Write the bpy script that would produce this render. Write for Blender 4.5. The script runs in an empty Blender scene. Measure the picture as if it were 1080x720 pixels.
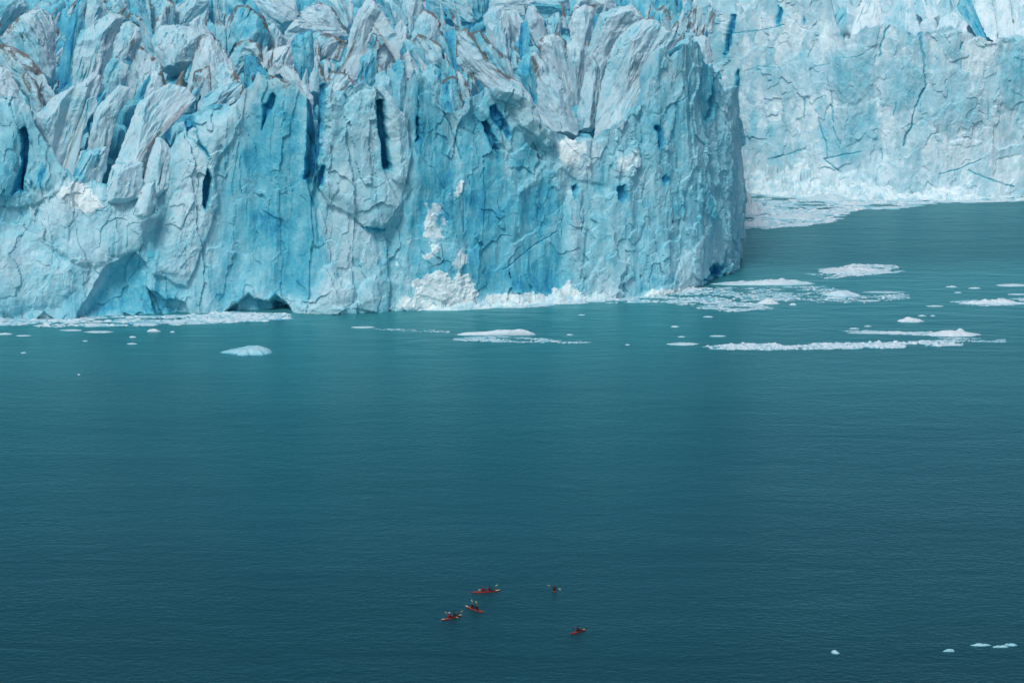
import bpy, bmesh, math, random
import numpy as np
from mathutils import Vector, Matrix
R = math.radians
SC = bpy.context.scene
COL = SC.collection
rnd = random.Random(7)
F32 = np.float32

# ------------------------------------------------------------------ camera
CAM_H, PITCH, FPX = 165.0, R(13.2), 2400.0
cam_d = bpy.data.cameras.new('camera'); cam = bpy.data.objects.new('camera', cam_d); COL.objects.link(cam)
cam.location = (0, 0, CAM_H); cam.rotation_euler = (math.pi/2 - PITCH, 0, 0)
cam_d.lens = 80.0; cam_d.sensor_width = 36.0; cam_d.clip_start = 1.0; cam_d.clip_end = 60000.0
SC.camera = cam
FW = np.array((0, math.cos(PITCH), -math.sin(PITCH))); UP = np.array((0, math.sin(PITCH), math.cos(PITCH))); RT = np.array((1.0, 0, 0))
EYE = np.array((0, 0, CAM_H))
def ray(u, v):
    u = np.asarray(u, float); v = np.asarray(v, float)
    return FW + ((u - 540)/FPX)[..., None]*RT + ((360 - v)/FPX)[..., None]*UP
def on_water(u, v, z=0.0):
    d = ray(u, v); t = (z - CAM_H)/d[..., 2]
    return EYE + d*t[..., None]
def to_px(P):
    q = P - EYE; w = q @ FW
    return 540 + FPX*(q @ RT)/w, 360 - FPX*(q @ UP)/w

# ------------------------------------------------------------------ noise
def hsh(ix, iy, iz, seed):
    h = (ix.astype(np.uint32)*np.uint32(374761393) + iy.astype(np.uint32)*np.uint32(668265263)
         + iz.astype(np.uint32)*np.uint32(2246822519) + np.uint32((seed*3266489917) & 0xffffffff))
    h ^= h >> np.uint32(15); h *= np.uint32(2654435761); h ^= h >> np.uint32(13); h *= np.uint32(3266489917); h ^= h >> np.uint32(16)
    return h
def perlin(P, scale, seed=0):
    P = np.asarray(P, F32)/F32(scale)
    I = np.floor(P).astype(np.int32); f = P - I
    w = f*f*f*(f*(f*6 - 15) + 10)
    out = np.zeros(len(P), F32)
    for dx in (0, 1):
        for dy in (0, 1):
            for dz in (0, 1):
                h = hsh(I[:, 0]+dx, I[:, 1]+dy, I[:, 2]+dz, seed)
                gx = (h & 1023).astype(F32)/512 - 1; gy = ((h >> 10) & 1023).astype(F32)/512 - 1; gz = ((h >> 20) & 1023).astype(F32)/512 - 1
                dot = gx*(f[:, 0]-dx) + gy*(f[:, 1]-dy) + gz*(f[:, 2]-dz)
                wt = (w[:, 0] if dx else 1-w[:, 0])*(w[:, 1] if dy else 1-w[:, 1])*(w[:, 2] if dz else 1-w[:, 2])
                out += wt*dot
    return out
def fbm(P, scale, octs=4, seed=0, gain=.5):
    o = 0; a = 1.0
    for k in range(octs):
        o = o + a*perlin(P, scale/(2.03**k), seed+k*17); a *= gain
    return o
def ridged(P, scale, octs=3, seed=0, gain=.5):
    o = 0; a = 1.0
    for k in range(octs):
        o = o + a*(1 - 2.2*np.abs(perlin(P, scale/(2.03**k), seed+k*13))); a *= gain
    return o
def cells(P, scale, seed=0, slope=.5, jit=.9):
    """fractured facets: a random tilted plane per cell; returns plane value (in cell units), F2-F1, cell random"""
    P = np.asarray(P, F32)/F32(scale)
    I = np.floor(P).astype(np.int32)
    n = len(P); b1 = np.full(n, 9, F32); b2 = np.full(n, 9, F32); val = np.zeros(n, F32); rr = np.zeros(n, F32)
    for dx in (-1, 0, 1):
        for dy in (-1, 0, 1):
            for dz in (-1, 0, 1):
                h = hsh(I[:, 0]+dx, I[:, 1]+dy, I[:, 2]+dz, seed)
                cx = I[:, 0]+dx+.5+jit*((h & 255).astype(F32)/255-.5); cy = I[:, 1]+dy+.5+jit*(((h >> 8) & 255).astype(F32)/255-.5); cz = I[:, 2]+dz+.5+jit*(((h >> 16) & 255).astype(F32)/255-.5)
                qx, qy, qz = P[:, 0]-cx, P[:, 1]-cy, P[:, 2]-cz
                d = qx*qx + qy*qy + qz*qz
                h2 = hsh(h.astype(np.int64) & 0xffff, h.astype(np.int64) >> 16, I[:, 0]*0, seed+99)
                g1 = (h2 & 255).astype(F32)/127.5-1; g2 = ((h2 >> 8) & 255).astype(F32)/127.5-1; g3 = ((h2 >> 16) & 255).astype(F32)/127.5-1; g4 = ((h2 >> 24) & 255).astype(F32)/255
                v = slope*2*(g1*qx + g2*qy + g3*qz) + (g4-.5)
                near = d < b1
                b2 = np.where(near, b1, np.minimum(b2, d)); b1 = np.where(near, d, b1)
                val = np.where(near, v, val); rr = np.where(near, g4, rr)
    return val, np.sqrt(b2)-np.sqrt(b1), rr
def sstep(a, b, x):
    t = np.clip((x-a)/(b-a), 0, 1); return t*t*(3-2*t)

# ------------------------------------------------------------------ 2D polygon tools
def seg_dist(px, py, poly, closed=True):
    """distance to each edge: list of arrays"""
    n = len(poly); out = []
    for i in range(n if closed else n-1):
        x0, y0 = poly[i]; x1, y1 = poly[(i+1) % n]
        ex, ey = x1-x0, y1-y0; L = ex*ex+ey*ey+1e-9
        t = np.clip(((px-x0)*ex+(py-y0)*ey)/L, 0, 1)
        out.append(np.hypot(px-x0-t*ex, py-y0-t*ey))
    return out
def inside(px, py, poly):
    n = len(poly); c = np.zeros(np.shape(px), bool)
    for i in range(n):
        x0, y0 = poly[i]; x1, y1 = poly[(i+1) % n]
        if y0 == y1: continue
        c ^= ((y0 > py) != (y1 > py)) & (px < (x1-x0)*(py-y0)/(y1-y0)+x0)
    return c
def sdist(px, py, poly):
    d = np.min(np.array(seg_dist(px, py, poly)), axis=0)
    return np.where(inside(px, py, poly), d, -d)

# ------------------------------------------------------------------ objects
def link(o, parent=None):
    COL.objects.link(o)
    if parent: o.parent = parent
    return o
def tag(o, label=None, cat=None, group=None, kind=None):
    if label: o['label'] = label
    if cat: o['category'] = cat
    if group: o['group'] = group
    if kind: o['kind'] = kind
    return o
def empty(name, loc=(0, 0, 0), rz=0):
    o = bpy.data.objects.new(name, None); o.location = loc; o.rotation_euler = (0, 0, rz); o.empty_display_size = .5
    return link(o)
def np_mesh(name, V, Q, mat, parent=None, attrs=None, smooth=True):
    me = bpy.data.meshes.new(name); V = np.asarray(V, F32); Q = np.asarray(Q, np.int32)
    k = Q.shape[1]
    me.vertices.add(len(V)); me.vertices.foreach_set('co', V.ravel())
    me.loops.add(Q.size); me.loops.foreach_set('vertex_index', Q.ravel())
    me.polygons.add(len(Q)); me.polygons.foreach_set('loop_start', np.arange(len(Q), dtype=np.int32)*k)
    me.polygons.foreach_set('loop_total', np.full(len(Q), k, np.int32))
    me.update(calc_edges=True); me.validate()
    me.polygons.foreach_set('use_smooth', np.full(len(me.polygons), smooth))
    for nm, a in (attrs or {}).items():
        at = me.attributes.new(nm, 'FLOAT', 'POINT'); at.data.foreach_set('value', np.clip(a, 0, 1).astype(F32))
    me.materials.append(mat)
    return link(bpy.data.objects.new(name, me), parent)
def grid_quads(n, m, wrap=False):
    i = np.arange(n if wrap else n-1)[:, None]; j = np.arange(m-1)[None, :]
    a = i*m+j; b = ((i+1) % n)*m+j
    return np.stack([a, b, b+1, a+1], -1).reshape(-1, 4)
def bm_obj(name, bm, mat, parent=None, smooth=False):
    me = bpy.data.meshes.new(name); bm.normal_update(); bm.to_mesh(me); bm.free()
    if smooth: me.polygons.foreach_set('use_smooth', [True]*len(me.polygons))
    me.materials.append(mat)
    return link(bpy.data.objects.new(name, me), parent)
# ------------------------------------------------------------------ materials
def mat_new(name):
    m = bpy.data.materials.new(name); m.use_nodes = True
    nt = m.node_tree; p = nt.nodes['Principled BSDF']
    return m, nt, p
def N(nt, t, **kw):
    n = nt.nodes.new(t)
    for k, v in kw.items():
        if k.startswith('i_'): n.inputs[k[2:].replace('_', ' ')].default_value = v
        else: setattr(n, k, v)
    return n
def L(nt, a, b): nt.links.new(a, b)
def mth(nt, op, a, b=None, clamp=False):
    n = nt.nodes.new('ShaderNodeMath'); n.operation = op; n.use_clamp = clamp
    for i, x in enumerate((a, b)):
        if x is None: continue
        if isinstance(x, (int, float)): n.inputs[i].default_value = x
        else: L(nt, x, n.inputs[i])
    return n.outputs[0]
def noise(nt, vec, scale, detail=4, rough=.55, dist=0):
    n = N(nt, 'ShaderNodeTexNoise'); n.inputs['Scale'].default_value = scale; n.inputs['Detail'].default_value = detail
    n.inputs['Roughness'].default_value = rough; n.inputs['Distortion'].default_value = dist
    L(nt, vec, n.inputs['Vector']); return n.outputs['Fac']
def mapr(nt, vec, scale=(1, 1, 1), rot=(0, 0, 0)):
    n = N(nt, 'ShaderNodeMapping'); n.inputs['Scale'].default_value = scale; n.inputs['Rotation'].default_value = rot
    L(nt, vec, n.inputs['Vector']); return n.outputs[0]
def ramp(nt, fac, stops, interp='LINEAR'):
    n = N(nt, 'ShaderNodeValToRGB'); cr = n.color_ramp; cr.interpolation = interp
    while len(cr.elements) < len(stops): cr.elements.new(.5)
    for e, (p, c) in zip(cr.elements, stops):
        e.position = p; e.color = (*c, 1) if len(c) == 3 else c
    L(nt, fac, n.inputs[0]); return n.outputs[0]
def mixc(nt, fac, a, b):
    n = N(nt, 'ShaderNodeMix', data_type='RGBA')
    for k, x in ((0, fac), (6, a), (7, b)):
        if isinstance(x, (int, float)): n.inputs[k].default_value = x
        elif isinstance(x, tuple): n.inputs[k].default_value = (*x, 1)
        else: L(nt, x, n.inputs[k])
    return n.outputs[2]
def attr(nt, name):
    n = N(nt, 'ShaderNodeAttribute', attribute_name=name); return n.outputs['Fac']

SSS = .55
def ice_material(name, streak=(.9, .9, .13), bump=1.0, pale=(.54, .725, .785)):
    m, nt, p = mat_new(name)
    pos = N(nt, 'ShaderNodeNewGeometry').outputs['Position']
    b, s, d = attr(nt, 'blue'), attr(nt, 'snow'), attr(nt, 'dirt')
    big = noise(nt, pos, .045, 3); mid = noise(nt, pos, .3, 6, .62); fine = noise(nt, pos, 1.3, 5, .7)
    st = noise(nt, mapr(nt, pos, streak), .55, 5, .6, .4)
    x = mth(nt, 'ADD', b, mth(nt, 'MULTIPLY', mth(nt, 'SUBTRACT', big, .5), .45))
    x = mth(nt, 'ADD', x, mth(nt, 'MULTIPLY', mth(nt, 'SUBTRACT', mid, .5), .60))
    x = mth(nt, 'ADD', x, mth(nt, 'MULTIPLY', mth(nt, 'SUBTRACT', st, .5), .34))
    x = mth(nt, 'ADD', x, mth(nt, 'MULTIPLY', mth(nt, 'SUBTRACT', fine, .5), .42), clamp=True)
    col = ramp(nt, x, [(0, pale), (.2, (.45, .68, .75)), (.42, (.29, .61, .705)), (.66, (.105, .475, .605)), (.86, (.035, .31, .52)), (1, (.012, .16, .40))])
    # bubbly white ice / packed snow
    sn = mth(nt, 'MULTIPLY', mth(nt, 'SUBTRACT', mth(nt, 'ADD', s, mth(nt, 'MULTIPLY', mth(nt, 'SUBTRACT', mid, .5), .9)), .38), 4.5, clamp=True)
    col = mixc(nt, mth(nt, 'MULTIPLY', sn, .9), col, (.78, .88, .89))
    # debris
    dn = noise(nt, pos, .8, 6, .72)
    dd = mth(nt, 'MULTIPLY', mth(nt, 'SUBTRACT', mth(nt, 'ADD', d, mth(nt, 'MULTIPLY', mth(nt, 'SUBTRACT', dn, .5), 1.5)), .52), 3.2, clamp=True)
    grey = mth(nt, 'MULTIPLY', mth(nt, 'MULTIPLY', mth(nt, 'SUBTRACT', 1.0, mth(nt, 'MULTIPLY', b, 2.2), clamp=True), attr(nt, 'weather')), mth(nt, 'ADD', .35, mth(nt, 'MULTIPLY', mid, .9)), clamp=True)
    col = mixc(nt, grey, col, mixc(nt, st, (.29, .41, .48), (.45, .60, .67)))
    col = mixc(nt, mth(nt, 'MULTIPLY', dd, .85), col, mixc(nt, fine, (.035, .034, .034), (.21, .185, .16)))
    L(nt, col, p.inputs['Base Color'])
    p.inputs['Roughness'].default_value = .5; p.inputs['IOR'].default_value = 1.31
    p.inputs['Specular IOR Level'].default_value = .35
    p.inputs['Subsurface Weight'].default_value = SSS; p.inputs['Subsurface Radius'].default_value = (.35, 1.0, 1.3); p.inputs['Subsurface Scale'].default_value = 1.0
    h = mth(nt, 'ADD', mth(nt, 'MULTIPLY', noise(nt, pos, .9, 8, .68), 1.1), mth(nt, 'MULTIPLY', st, .6))
    bp = N(nt, 'ShaderNodeBump'); bp.inputs['Strength'].default_value = .34*bump; bp.inputs['Distance'].default_value = 1.0
    L(nt, h, bp.inputs['Height']); L(nt, bp.outputs[0], p.inputs['Normal'])
    return m
ICE = ice_material('glacier_ice')
ICE_FAR = ice_material('far_glacier_ice', (.5, .5, .3), 1.0, (.69, .84, .885))

def floe_material():
    m, nt, p = mat_new('floating_ice')
    pos = N(nt, 'ShaderNodeNewGeometry').outputs['Position']
    b = attr(nt, 'blue')
    n1 = noise(nt, pos, .9, 6, .65)
    x = mth(nt, 'ADD', b, mth(nt, 'MULTIPLY', mth(nt, 'SUBTRACT', n1, .5), .5), clamp=True)
    L(nt, ramp(nt, x, [(0, (.64, .74, .78)), (.35, (.47, .66, .73)), (.7, (.22, .56, .66)), (1, (.05, .36, .50))]), p.inputs['Base Color'])
    p.inputs['Roughness'].default_value = .45
    bp = N(nt, 'ShaderNodeBump'); bp.inputs['Strength'].default_value = .5; bp.inputs['Distance'].default_value = .4
    L(nt, noise(nt, pos, 2.2, 6, .65), bp.inputs['Height']); L(nt, bp.outputs[0], p.inputs['Normal'])
    return m
FLOE = floe_material()

def water_material():
    m, nt, p = mat_new('lake_water')
    pos = N(nt, 'ShaderNodeNewGeometry').outputs['Position']
    sep = N(nt, 'ShaderNodeSeparateXYZ'); L(nt, pos, sep.inputs[0])
    Y = sep.outputs[1]
    # wind: calm water in the lee of the ice, ruffled out on the lake
    patch = noise(nt, mapr(nt, pos, (.35, 1.0, 1)), .018, 4, .55, .6)
    yy = mth(nt, 'ADD', Y, mth(nt, 'MULTIPLY', mth(nt, 'SUBTRACT', patch, .5), 90))
    calm = mth(nt, 'MULTIPLY', mth(nt, 'DIVIDE', mth(nt, 'SUBTRACT', yy, 672), 30, clamp=True), mth(nt, 'DIVIDE', mth(nt, 'SUBTRACT', 832, yy), 25, clamp=True))
    ruff = mth(nt, 'SUBTRACT', 1.0, mth(nt, 'MULTIPLY', calm, .76))
    w1 = noise(nt, mapr(nt, pos, (.6, 1.0, 1), (0, 0, R(12))), .9, 4, .5, .3)
    w2 = noise(nt, mapr(nt, pos, (.6, 1.0, 1), (0, 0, R(-17))), 2.6, 3, .6)
    w3 = noise(nt, mapr(nt, pos, (.3, 1.0, 1), (0, 0, R(5))), .13, 4, .6, .6)
    w0 = noise(nt, mapr(nt, pos, (.75, 1.0, 1), (0, 0, R(8))), .26, 3, .55, .2)
    h = mth(nt, 'ADD', mth(nt, 'MULTIPLY', w1, .5), mth(nt, 'MULTIPLY', w2, .25))
    h = mth(nt, 'ADD', h, mth(nt, 'MULTIPLY', w0, .36))
    lane = noise(nt, mapr(nt, pos, (.22, 1.0, 1), (0, 0, R(4))), .06, 5, .6, .5)
    h = mth(nt, 'MULTIPLY', h, mth(nt, 'MULTIPLY', ruff, mth(nt, 'MULTIPLY', mth(nt, 'ADD', lane, .35), .95)))
    h = mth(nt, 'ADD', h, mth(nt, 'MULTIPLY', mth(nt, 'MULTIPLY', w3, mth(nt, 'ADD', .6, mth(nt, 'MULTIPLY', calm, 1.0))), 1.15))
    bp = N(nt, 'ShaderNodeBump'); bp.inputs['Strength'].default_value = 1.0; bp.inputs['Distance'].default_value = WATER['bump']
    L(nt, h, bp.inputs['Height'])
    # glacial flour clouds the water near the ice; reflected sheen put into its colour too
    milk_sheen = mth(nt, 'MULTIPLY', mth(nt, 'DIVIDE', mth(nt, 'SUBTRACT', yy, 430), 380, clamp=True), mth(nt, 'SUBTRACT', 1.0, mth(nt, 'MULTIPLY', .66, mth(nt, 'DIVIDE', mth(nt, 'SUBTRACT', yy, 790), 60, clamp=True))))
    base = ramp(nt, milk_sheen, [(0, WATER['deep']), (.45, WATER['mid']), (.85, WATER['milk_sheen']), (1, WATER['milk_sheen'])])
    # cloudy body of the water under a mirror skin whose strength follows Fresnel's law
    body = N(nt, 'ShaderNodeBsdfDiffuse'); skin = N(nt, 'ShaderNodeBsdfGlossy'); fr = N(nt, 'ShaderNodeFresnel', i_IOR=1.333); mx = N(nt, 'ShaderNodeMixShader')
    L(nt, base, body.inputs['Color']); skin.inputs['Color'].default_value = (*WATER['tint'], 1); skin.inputs['Roughness'].default_value = WATER['rough']
    L(nt, bp.outputs[0], skin.inputs['Normal']); L(nt, bp.outputs[0], fr.inputs['Normal'])
    L(nt, mth(nt, 'MULTIPLY', fr.outputs[0], WATER['spec'], True), mx.inputs[0]); L(nt, body.outputs[0], mx.inputs[1]); L(nt, skin.outputs[0], mx.inputs[2])
    L(nt, mx.outputs[0], nt.nodes['Material Output'].inputs['Surface']); nt.nodes.remove(p)
    return m
WATER = dict(bump=.46, deep=(.0045, .049, .066), mid=(.010, .096, .122), milk_sheen=(.034, .205, .240), rough=.28, spec=.85, tint=(.52, .90, .94))
LAKE = water_material()
def plain(name, col, rough=.5, var=.12, scale=8):
    m, nt, p = mat_new(name)
    tc = N(nt, 'ShaderNodeTexCoord').outputs['Object']
    n = noise(nt, tc, scale, 4)
    lo = tuple(c*(1-var) for c in col); hi = tuple(min(1, c*(1+var)) for c in col)
    L(nt, ramp(nt, n, [(.3, lo), (.7, hi)]), p.inputs['Base Color']); p.inputs['Roughness'].default_value = rough
    return m
# ------------------------------------------------------------------ near glacier: catalogue traced from the photograph (px), turned into solids with their own place, size and depth
SERACS = [  # outline, blueness, debris, grain lean (px direction the striations run)
 ([(0,38),(8,28),(22,16),(30,11),(45,9),(57,17),(60,27),(58,60),(55,82),(40,72),(20,55),(0,45),(-14,42)],.10,.6),
 ([(-14,0),(22,-4),(32,6),(12,25),(0,32),(-14,30)],.35,.3),
 ([(-14,45),(2,46),(15,50),(30,58),(45,75),(58,97),(50,108),(35,105),(20,85),(0,72),(-14,70)],.22,.9),
 ([(-14,72),(0,70),(10,75),(20,92),(25,116),(0,114),(-14,112)],.02,.1),
 ([(22,80),(28,75),(38,85),(50,106),(43,119),(36,118),(28,92)],.15,.8),
 ([(60,96),(64,60),(74,20),(84,-4),(93,-4),(90,20),(80,45),(72,92),(65,99)],.55,.35),
 ([(72,97),(78,50),(85,35),(105,20),(115,14),(130,16),(133,20),(120,45),(118,60),(110,76),(95,90),(80,99)],.10,.25),
 ([(92,-4),(106,-4),(114,10),(100,22),(90,26)],.15,.2),
 ([(104,0),(116,-5),(133,-3),(136,12),(128,17),(112,14)],.3,.5),
 ([(119,52),(124,32),(135,22),(147,28),(151,40),(141,57),(128,54),(121,63)],.02,.15),
 ([(130,18),(138,13),(150,20),(159,36),(153,44),(147,30),(137,22)],.2,.9),
 ([(103,104),(109,76),(116,62),(126,62),(130,80),(118,92),(105,110)],.30,.2),
 ([(117,64),(125,62),(137,69),(131,82),(118,75)],.04,.2),
 ([(131,87),(138,68),(147,48),(160,58),(172,70),(179,82),(165,92),(150,88),(136,90)],.12,.6),
 ([(36,122),(55,103),(78,90),(95,92),(90,110),(62,163),(52,152)],.15,.05),
 ([(76,94),(100,76),(108,80),(101,100),(82,127),(68,152),(60,154),(70,122)],.06,.05),
 ([(80,137),(87,108),(104,98),(101,116),(88,138),(75,170),(64,162)],.22,.05),
 ([(87,154),(100,115),(125,90),(138,92),(135,105),(121,132),(109,154),(95,159)],.10,.08),
 ([(114,177),(124,140),(144,110),(160,97),(180,88),(198,93),(210,104),(196,112),(172,132),(156,162),(136,173)],.10,.25),
 ([(149,192),(158,162),(166,143),(176,150),(187,168),(181,188),(162,203)],.10,.05),
 ([(73,188),(84,160),(95,157),(113,155),(113,178),(100,197),(80,193)],.16,.05),
 ([(110,207),(117,175),(134,168),(151,172),(151,198),(130,208)],.15,.15),
 ([(140,217),(151,195),(164,189),(166,215),(151,223)],.2,.3),
 ([(178,190),(184,160),(196,140),(210,130),(218,150),(212,180),(196,200)],.2,.05),
 ([(194,82),(204,60),(212,37),(222,34),(232,45),(246,66),(264,82),(240,87),(215,72),(202,80)],.08,.7),
 ([(196,87),(205,76),(221,68),(226,90),(215,93),(208,82)],.12,.6),
 ([(222,66),(235,64),(250,78),(267,86),(246,88),(232,93),(226,88)],.15,.7),
 ([(158,42),(168,28),(185,26),(200,28),(214,36),(207,55),(196,72),(180,74),(165,57)],.22,.2),
 ([(198,24),(210,16),(222,34),(206,47)],.03,.05),
 ([(223,52),(225,26),(231,20),(238,27),(237,62)],.32,.7),
 ([(237,62),(238,30),(249,5),(262,6),(280,18),(286,35),(279,50),(265,44),(250,42),(241,54)],.55,.8),
 ([(239,60),(250,45),(262,40),(276,48),(278,60),(258,53),(253,60),(250,72)],.1,.5),
 ([(257,58),(266,57),(276,69),(289,76),(271,86),(258,80)],.72,.5),
 ([(277,57),(280,30),(289,24),(304,42),(297,50),(285,55)],.06,.3),
 ([(277,68),(280,55),(297,48),(310,47),(314,66),(300,74),(287,75)],.02,.3),
 ([(268,112),(274,86),(283,79),(300,84),(311,92),(318,112),(310,123),(290,113)],.15,.95),
 ([(294,78),(300,68),(312,75),(322,90),(331,102),(329,128),(320,124),(311,97)],.06,.3),
 ([(209,106),(224,95),(248,86),(258,89),(251,107),(230,112),(215,121),(204,128)],.24,.2),
 ([(249,114),(257,95),(274,82),(285,79),(284,107),(276,133),(262,143),(251,133)],.60,.1),
 ([(180,12),(196,0),(212,-4),(222,0),(216,18),(200,24),(186,26)],.2,.3),
 ([(212,10),(222,-5),(240,-5),(238,20),(228,22)],.4,.2),
 ([(156,-4),(176,-5),(186,4),(182,20),(170,30),(160,26)],.25,.8),
 ([(140,-4),(157,-6),(160,25),(154,34),(146,18)],.45,.2),
 ([(262,-4),(290,-6),(312,0),(314,14),(296,24),(282,16)],.05,.2),
 ([(306,47),(313,35),(330,33),(332,60),(329,88),(322,84),(314,67)],.66,.3),
 ([(329,34),(345,35),(355,39),(368,44),(358,57),(345,53),(335,57),(331,64)],.15,.9),
 ([(311,17),(325,6),(340,3),(352,8),(363,22),(366,30),(350,32),(335,27),(320,22)],.03,.6),
 ([(299,34),(311,20),(330,22),(356,30),(357,41),(330,37),(312,36),(305,43)],.1,.3),
 ([(346,0),(356,-6),(364,0),(371,18),(367,28),(355,14)],.22,.2),
 ([(344,84),(364,55),(369,30),(377,12),(387,-2),(398,4),(413,25),(421,38),(420,54),(405,40),(394,36),(389,47),(381,62),(376,78),(355,82)],.06,.25),
 ([(387,44),(392,34),(405,29),(416,37),(419,50),(412,55),(402,49),(395,52)],.42,.3),
 ([(374,84),(379,62),(391,51),(398,54),(395,78),(385,84)],.5,.2),
 ([(393,77),(397,55),(405,45),(414,51),(419,61),(411,75),(400,79)],.1,.8),
 ([(339,88),(349,75),(365,77),(379,82),(371,95),(355,100),(347,104)],.12,.8),
 ([(411,48),(417,26),(425,21),(431,35),(426,58),(418,59)],.1,.1),
 ([(431,46),(439,18),(446,9),(458,13),(466,25),(461,48),(445,46),(438,49)],.22,.9),
 ([(421,58),(427,40),(435,44),(447,52),(453,68),(440,74),(428,64)],.42,.2),
 ([(434,43),(440,35),(455,41),(467,48),(466,64),(450,64),(444,54)],.36,.7),
 ([(420,64),(430,53),(437,64),(446,75),(438,82),(425,72)],.0,.05),
 ([(409,76),(419,62),(428,64),(429,103),(420,104),(412,98)],.52,.2),
 ([(441,79),(455,67),(462,71),(473,86),(463,101),(450,94)],.55,.1),
 ([(462,99),(466,85),(477,79),(483,84),(491,110),(486,118),(475,114),(465,108)],.5,.8),
 ([(392,94),(396,79),(405,74),(413,85),(413,104),(402,97)],.4,.1),
 ([(346,110),(354,95),(365,91),(377,100),(362,119)],.2,.8),
 ([(372,118),(380,98),(390,92),(400,100),(402,120),(390,125)],.35,.3),
 ([(404,2),(412,-6),(426,-4),(431,15),(426,26),(415,18)],.35,.2),
 ([(429,8),(436,-5),(448,-4),(441,15),(432,30)],.1,.2),
 ([(479,68),(476,50),(466,35),(480,30),(484,55),(491,70),(489,86),(478,84)],.6,.2),
 ([(479,48),(481,33),(492,30),(499,40),(506,55),(516,65),(536,82),(551,88),(561,100),(577,122),(580,130),(540,101),(520,96),(500,80),(488,76),(480,67)],.10,.55),
 ([(496,34),(505,31),(516,45),(531,58),(541,72),(552,87),(535,84),(514,66),(504,55)],.4,.8),
 ([(508,18),(519,7),(532,6),(538,25),(537,52),(532,59),(520,42),(510,25)],.03,.3),
 ([(529,12),(545,10),(554,25),(553,44),(545,36),(540,54),(536,34)],.16,.2),
 ([(546,60),(549,25),(556,21),(559,32),(557,60)],.75,.1),
 ([(552,27),(556,7),(563,6),(573,19),(576,34),(570,46),(562,36)],.06,.3),
 ([(574,34),(578,17),(590,12),(593,25),(591,42),(578,42)],.22,.4),
 ([(543,74),(551,59),(560,54),(566,70),(569,88),(574,114),(560,100),(549,84)],.62,.2),
 ([(559,56),(563,54),(572,62),(582,75),(595,85),(609,110),(606,120),(580,116),(570,110),(565,82)],.12,.5),
 ([(565,46),(574,38),(588,35),(597,44),(601,60),(606,76),(600,87),(585,73),(570,60)],.05,.5),
 ([(597,48),(605,38),(618,50),(623,62),(612,92),(605,80)],.05,.2),
 ([(599,28),(605,10),(618,4),(628,9),(631,20),(619,54),(605,42)],.05,.4),
 ([(617,54),(621,27),(630,14),(635,22),(626,49)],.72,.1),
 ([(606,106),(617,75),(625,57),(635,75),(633,100),(620,106)],.22,.3),
 ([(553,4),(560,-6),(602,-6),(596,11),(580,16),(565,11)],.2,.2),
 ([(488,2),(494,-6),(517,-6),(513,11),(500,17)],.5,.2),
 ([(450,2),(456,-6),(491,-6),(501,16),(480,20),(461,13)],.3,.4),
 ([(515,4),(520,-6),(556,-6),(552,8),(536,9)],.15,.3),
 ([(602,8),(612,-6),(650,-6),(648,8),(634,16),(620,6)],.1,.2),
 ([(616,62),(627,28),(632,14),(650,8),(668,4),(676,14),(681,21),(665,30),(646,52),(634,80)],.05,.25),
 ([(628,146),(632,105),(638,70),(645,48),(660,30),(675,21),(690,19),(705,31),(711,35),(699,47),(688,62),(676,77),(668,98),(656,112),(642,139)],.13,.35),
 ([(685,22),(695,8),(702,5),(708,19),(713,33),(700,36)],.25,.6),
 ([(673,80),(690,52),(705,35),(713,32),(717,42),(706,57),(695,68),(685,80)],.27,.4),
 ([(695,76),(705,55),(714,47),(717,65),(716,83),(705,81)],.42,.6),
 ([(713,49),(720,54),(729,68),(726,80),(716,80)],.3,.9),
 ([(721,55),(730,40),(740,36),(748,41),(753,60),(751,84),(745,93),(737,80),(727,72)],.12,.5),
 ([(713,48),(719,34),(735,35),(729,47),(720,54)],.5,.4),
 ([(670,132),(679,105),(695,85),(708,71),(702,90),(699,112),(702,134),(685,146)],.16,.1),
 ([(626,158),(648,117),(674,80),(686,77),(679,100),(669,122),(656,144),(643,163)],.12,.15),
 ([(652,162),(664,125),(679,100),(691,89),(682,122),(669,156)],.2,.1),
]
WALL_BASE = [(-150,342),(-60,339),(0,336),(110,334),(180,332),(232,329),(300,329),(340,330),(420,327),(540,322),(620,316),(700,309),(733,304)]
SIDE_BASE = [(745,297),(755,291),(768,287),(776,284),(777,277)]
BRINK = [(-160,112),(0,110),(20,108),(36,120),(50,152),(72,186),(100,198),(150,210),(178,192),(200,140),(228,122),(252,112),(262,100),(276,84),(290,90),(312,92),(324,108),(330,160),(338,96),(352,90),(362,112),(375,96),(395,93),(412,102),(430,124),(440,78),(447,82),(462,108),(480,128),(500,110),(520,100),(545,92),(562,104),(580,140),(600,150),(625,150),(640,146),(665,130),(686,112),(698,78),(706,58),(712,54),(718,66),(726,60),(733,52),(741,46),(748,52),(752,68),(758,74),(764,84),(770,96),(800,98)]
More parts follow.
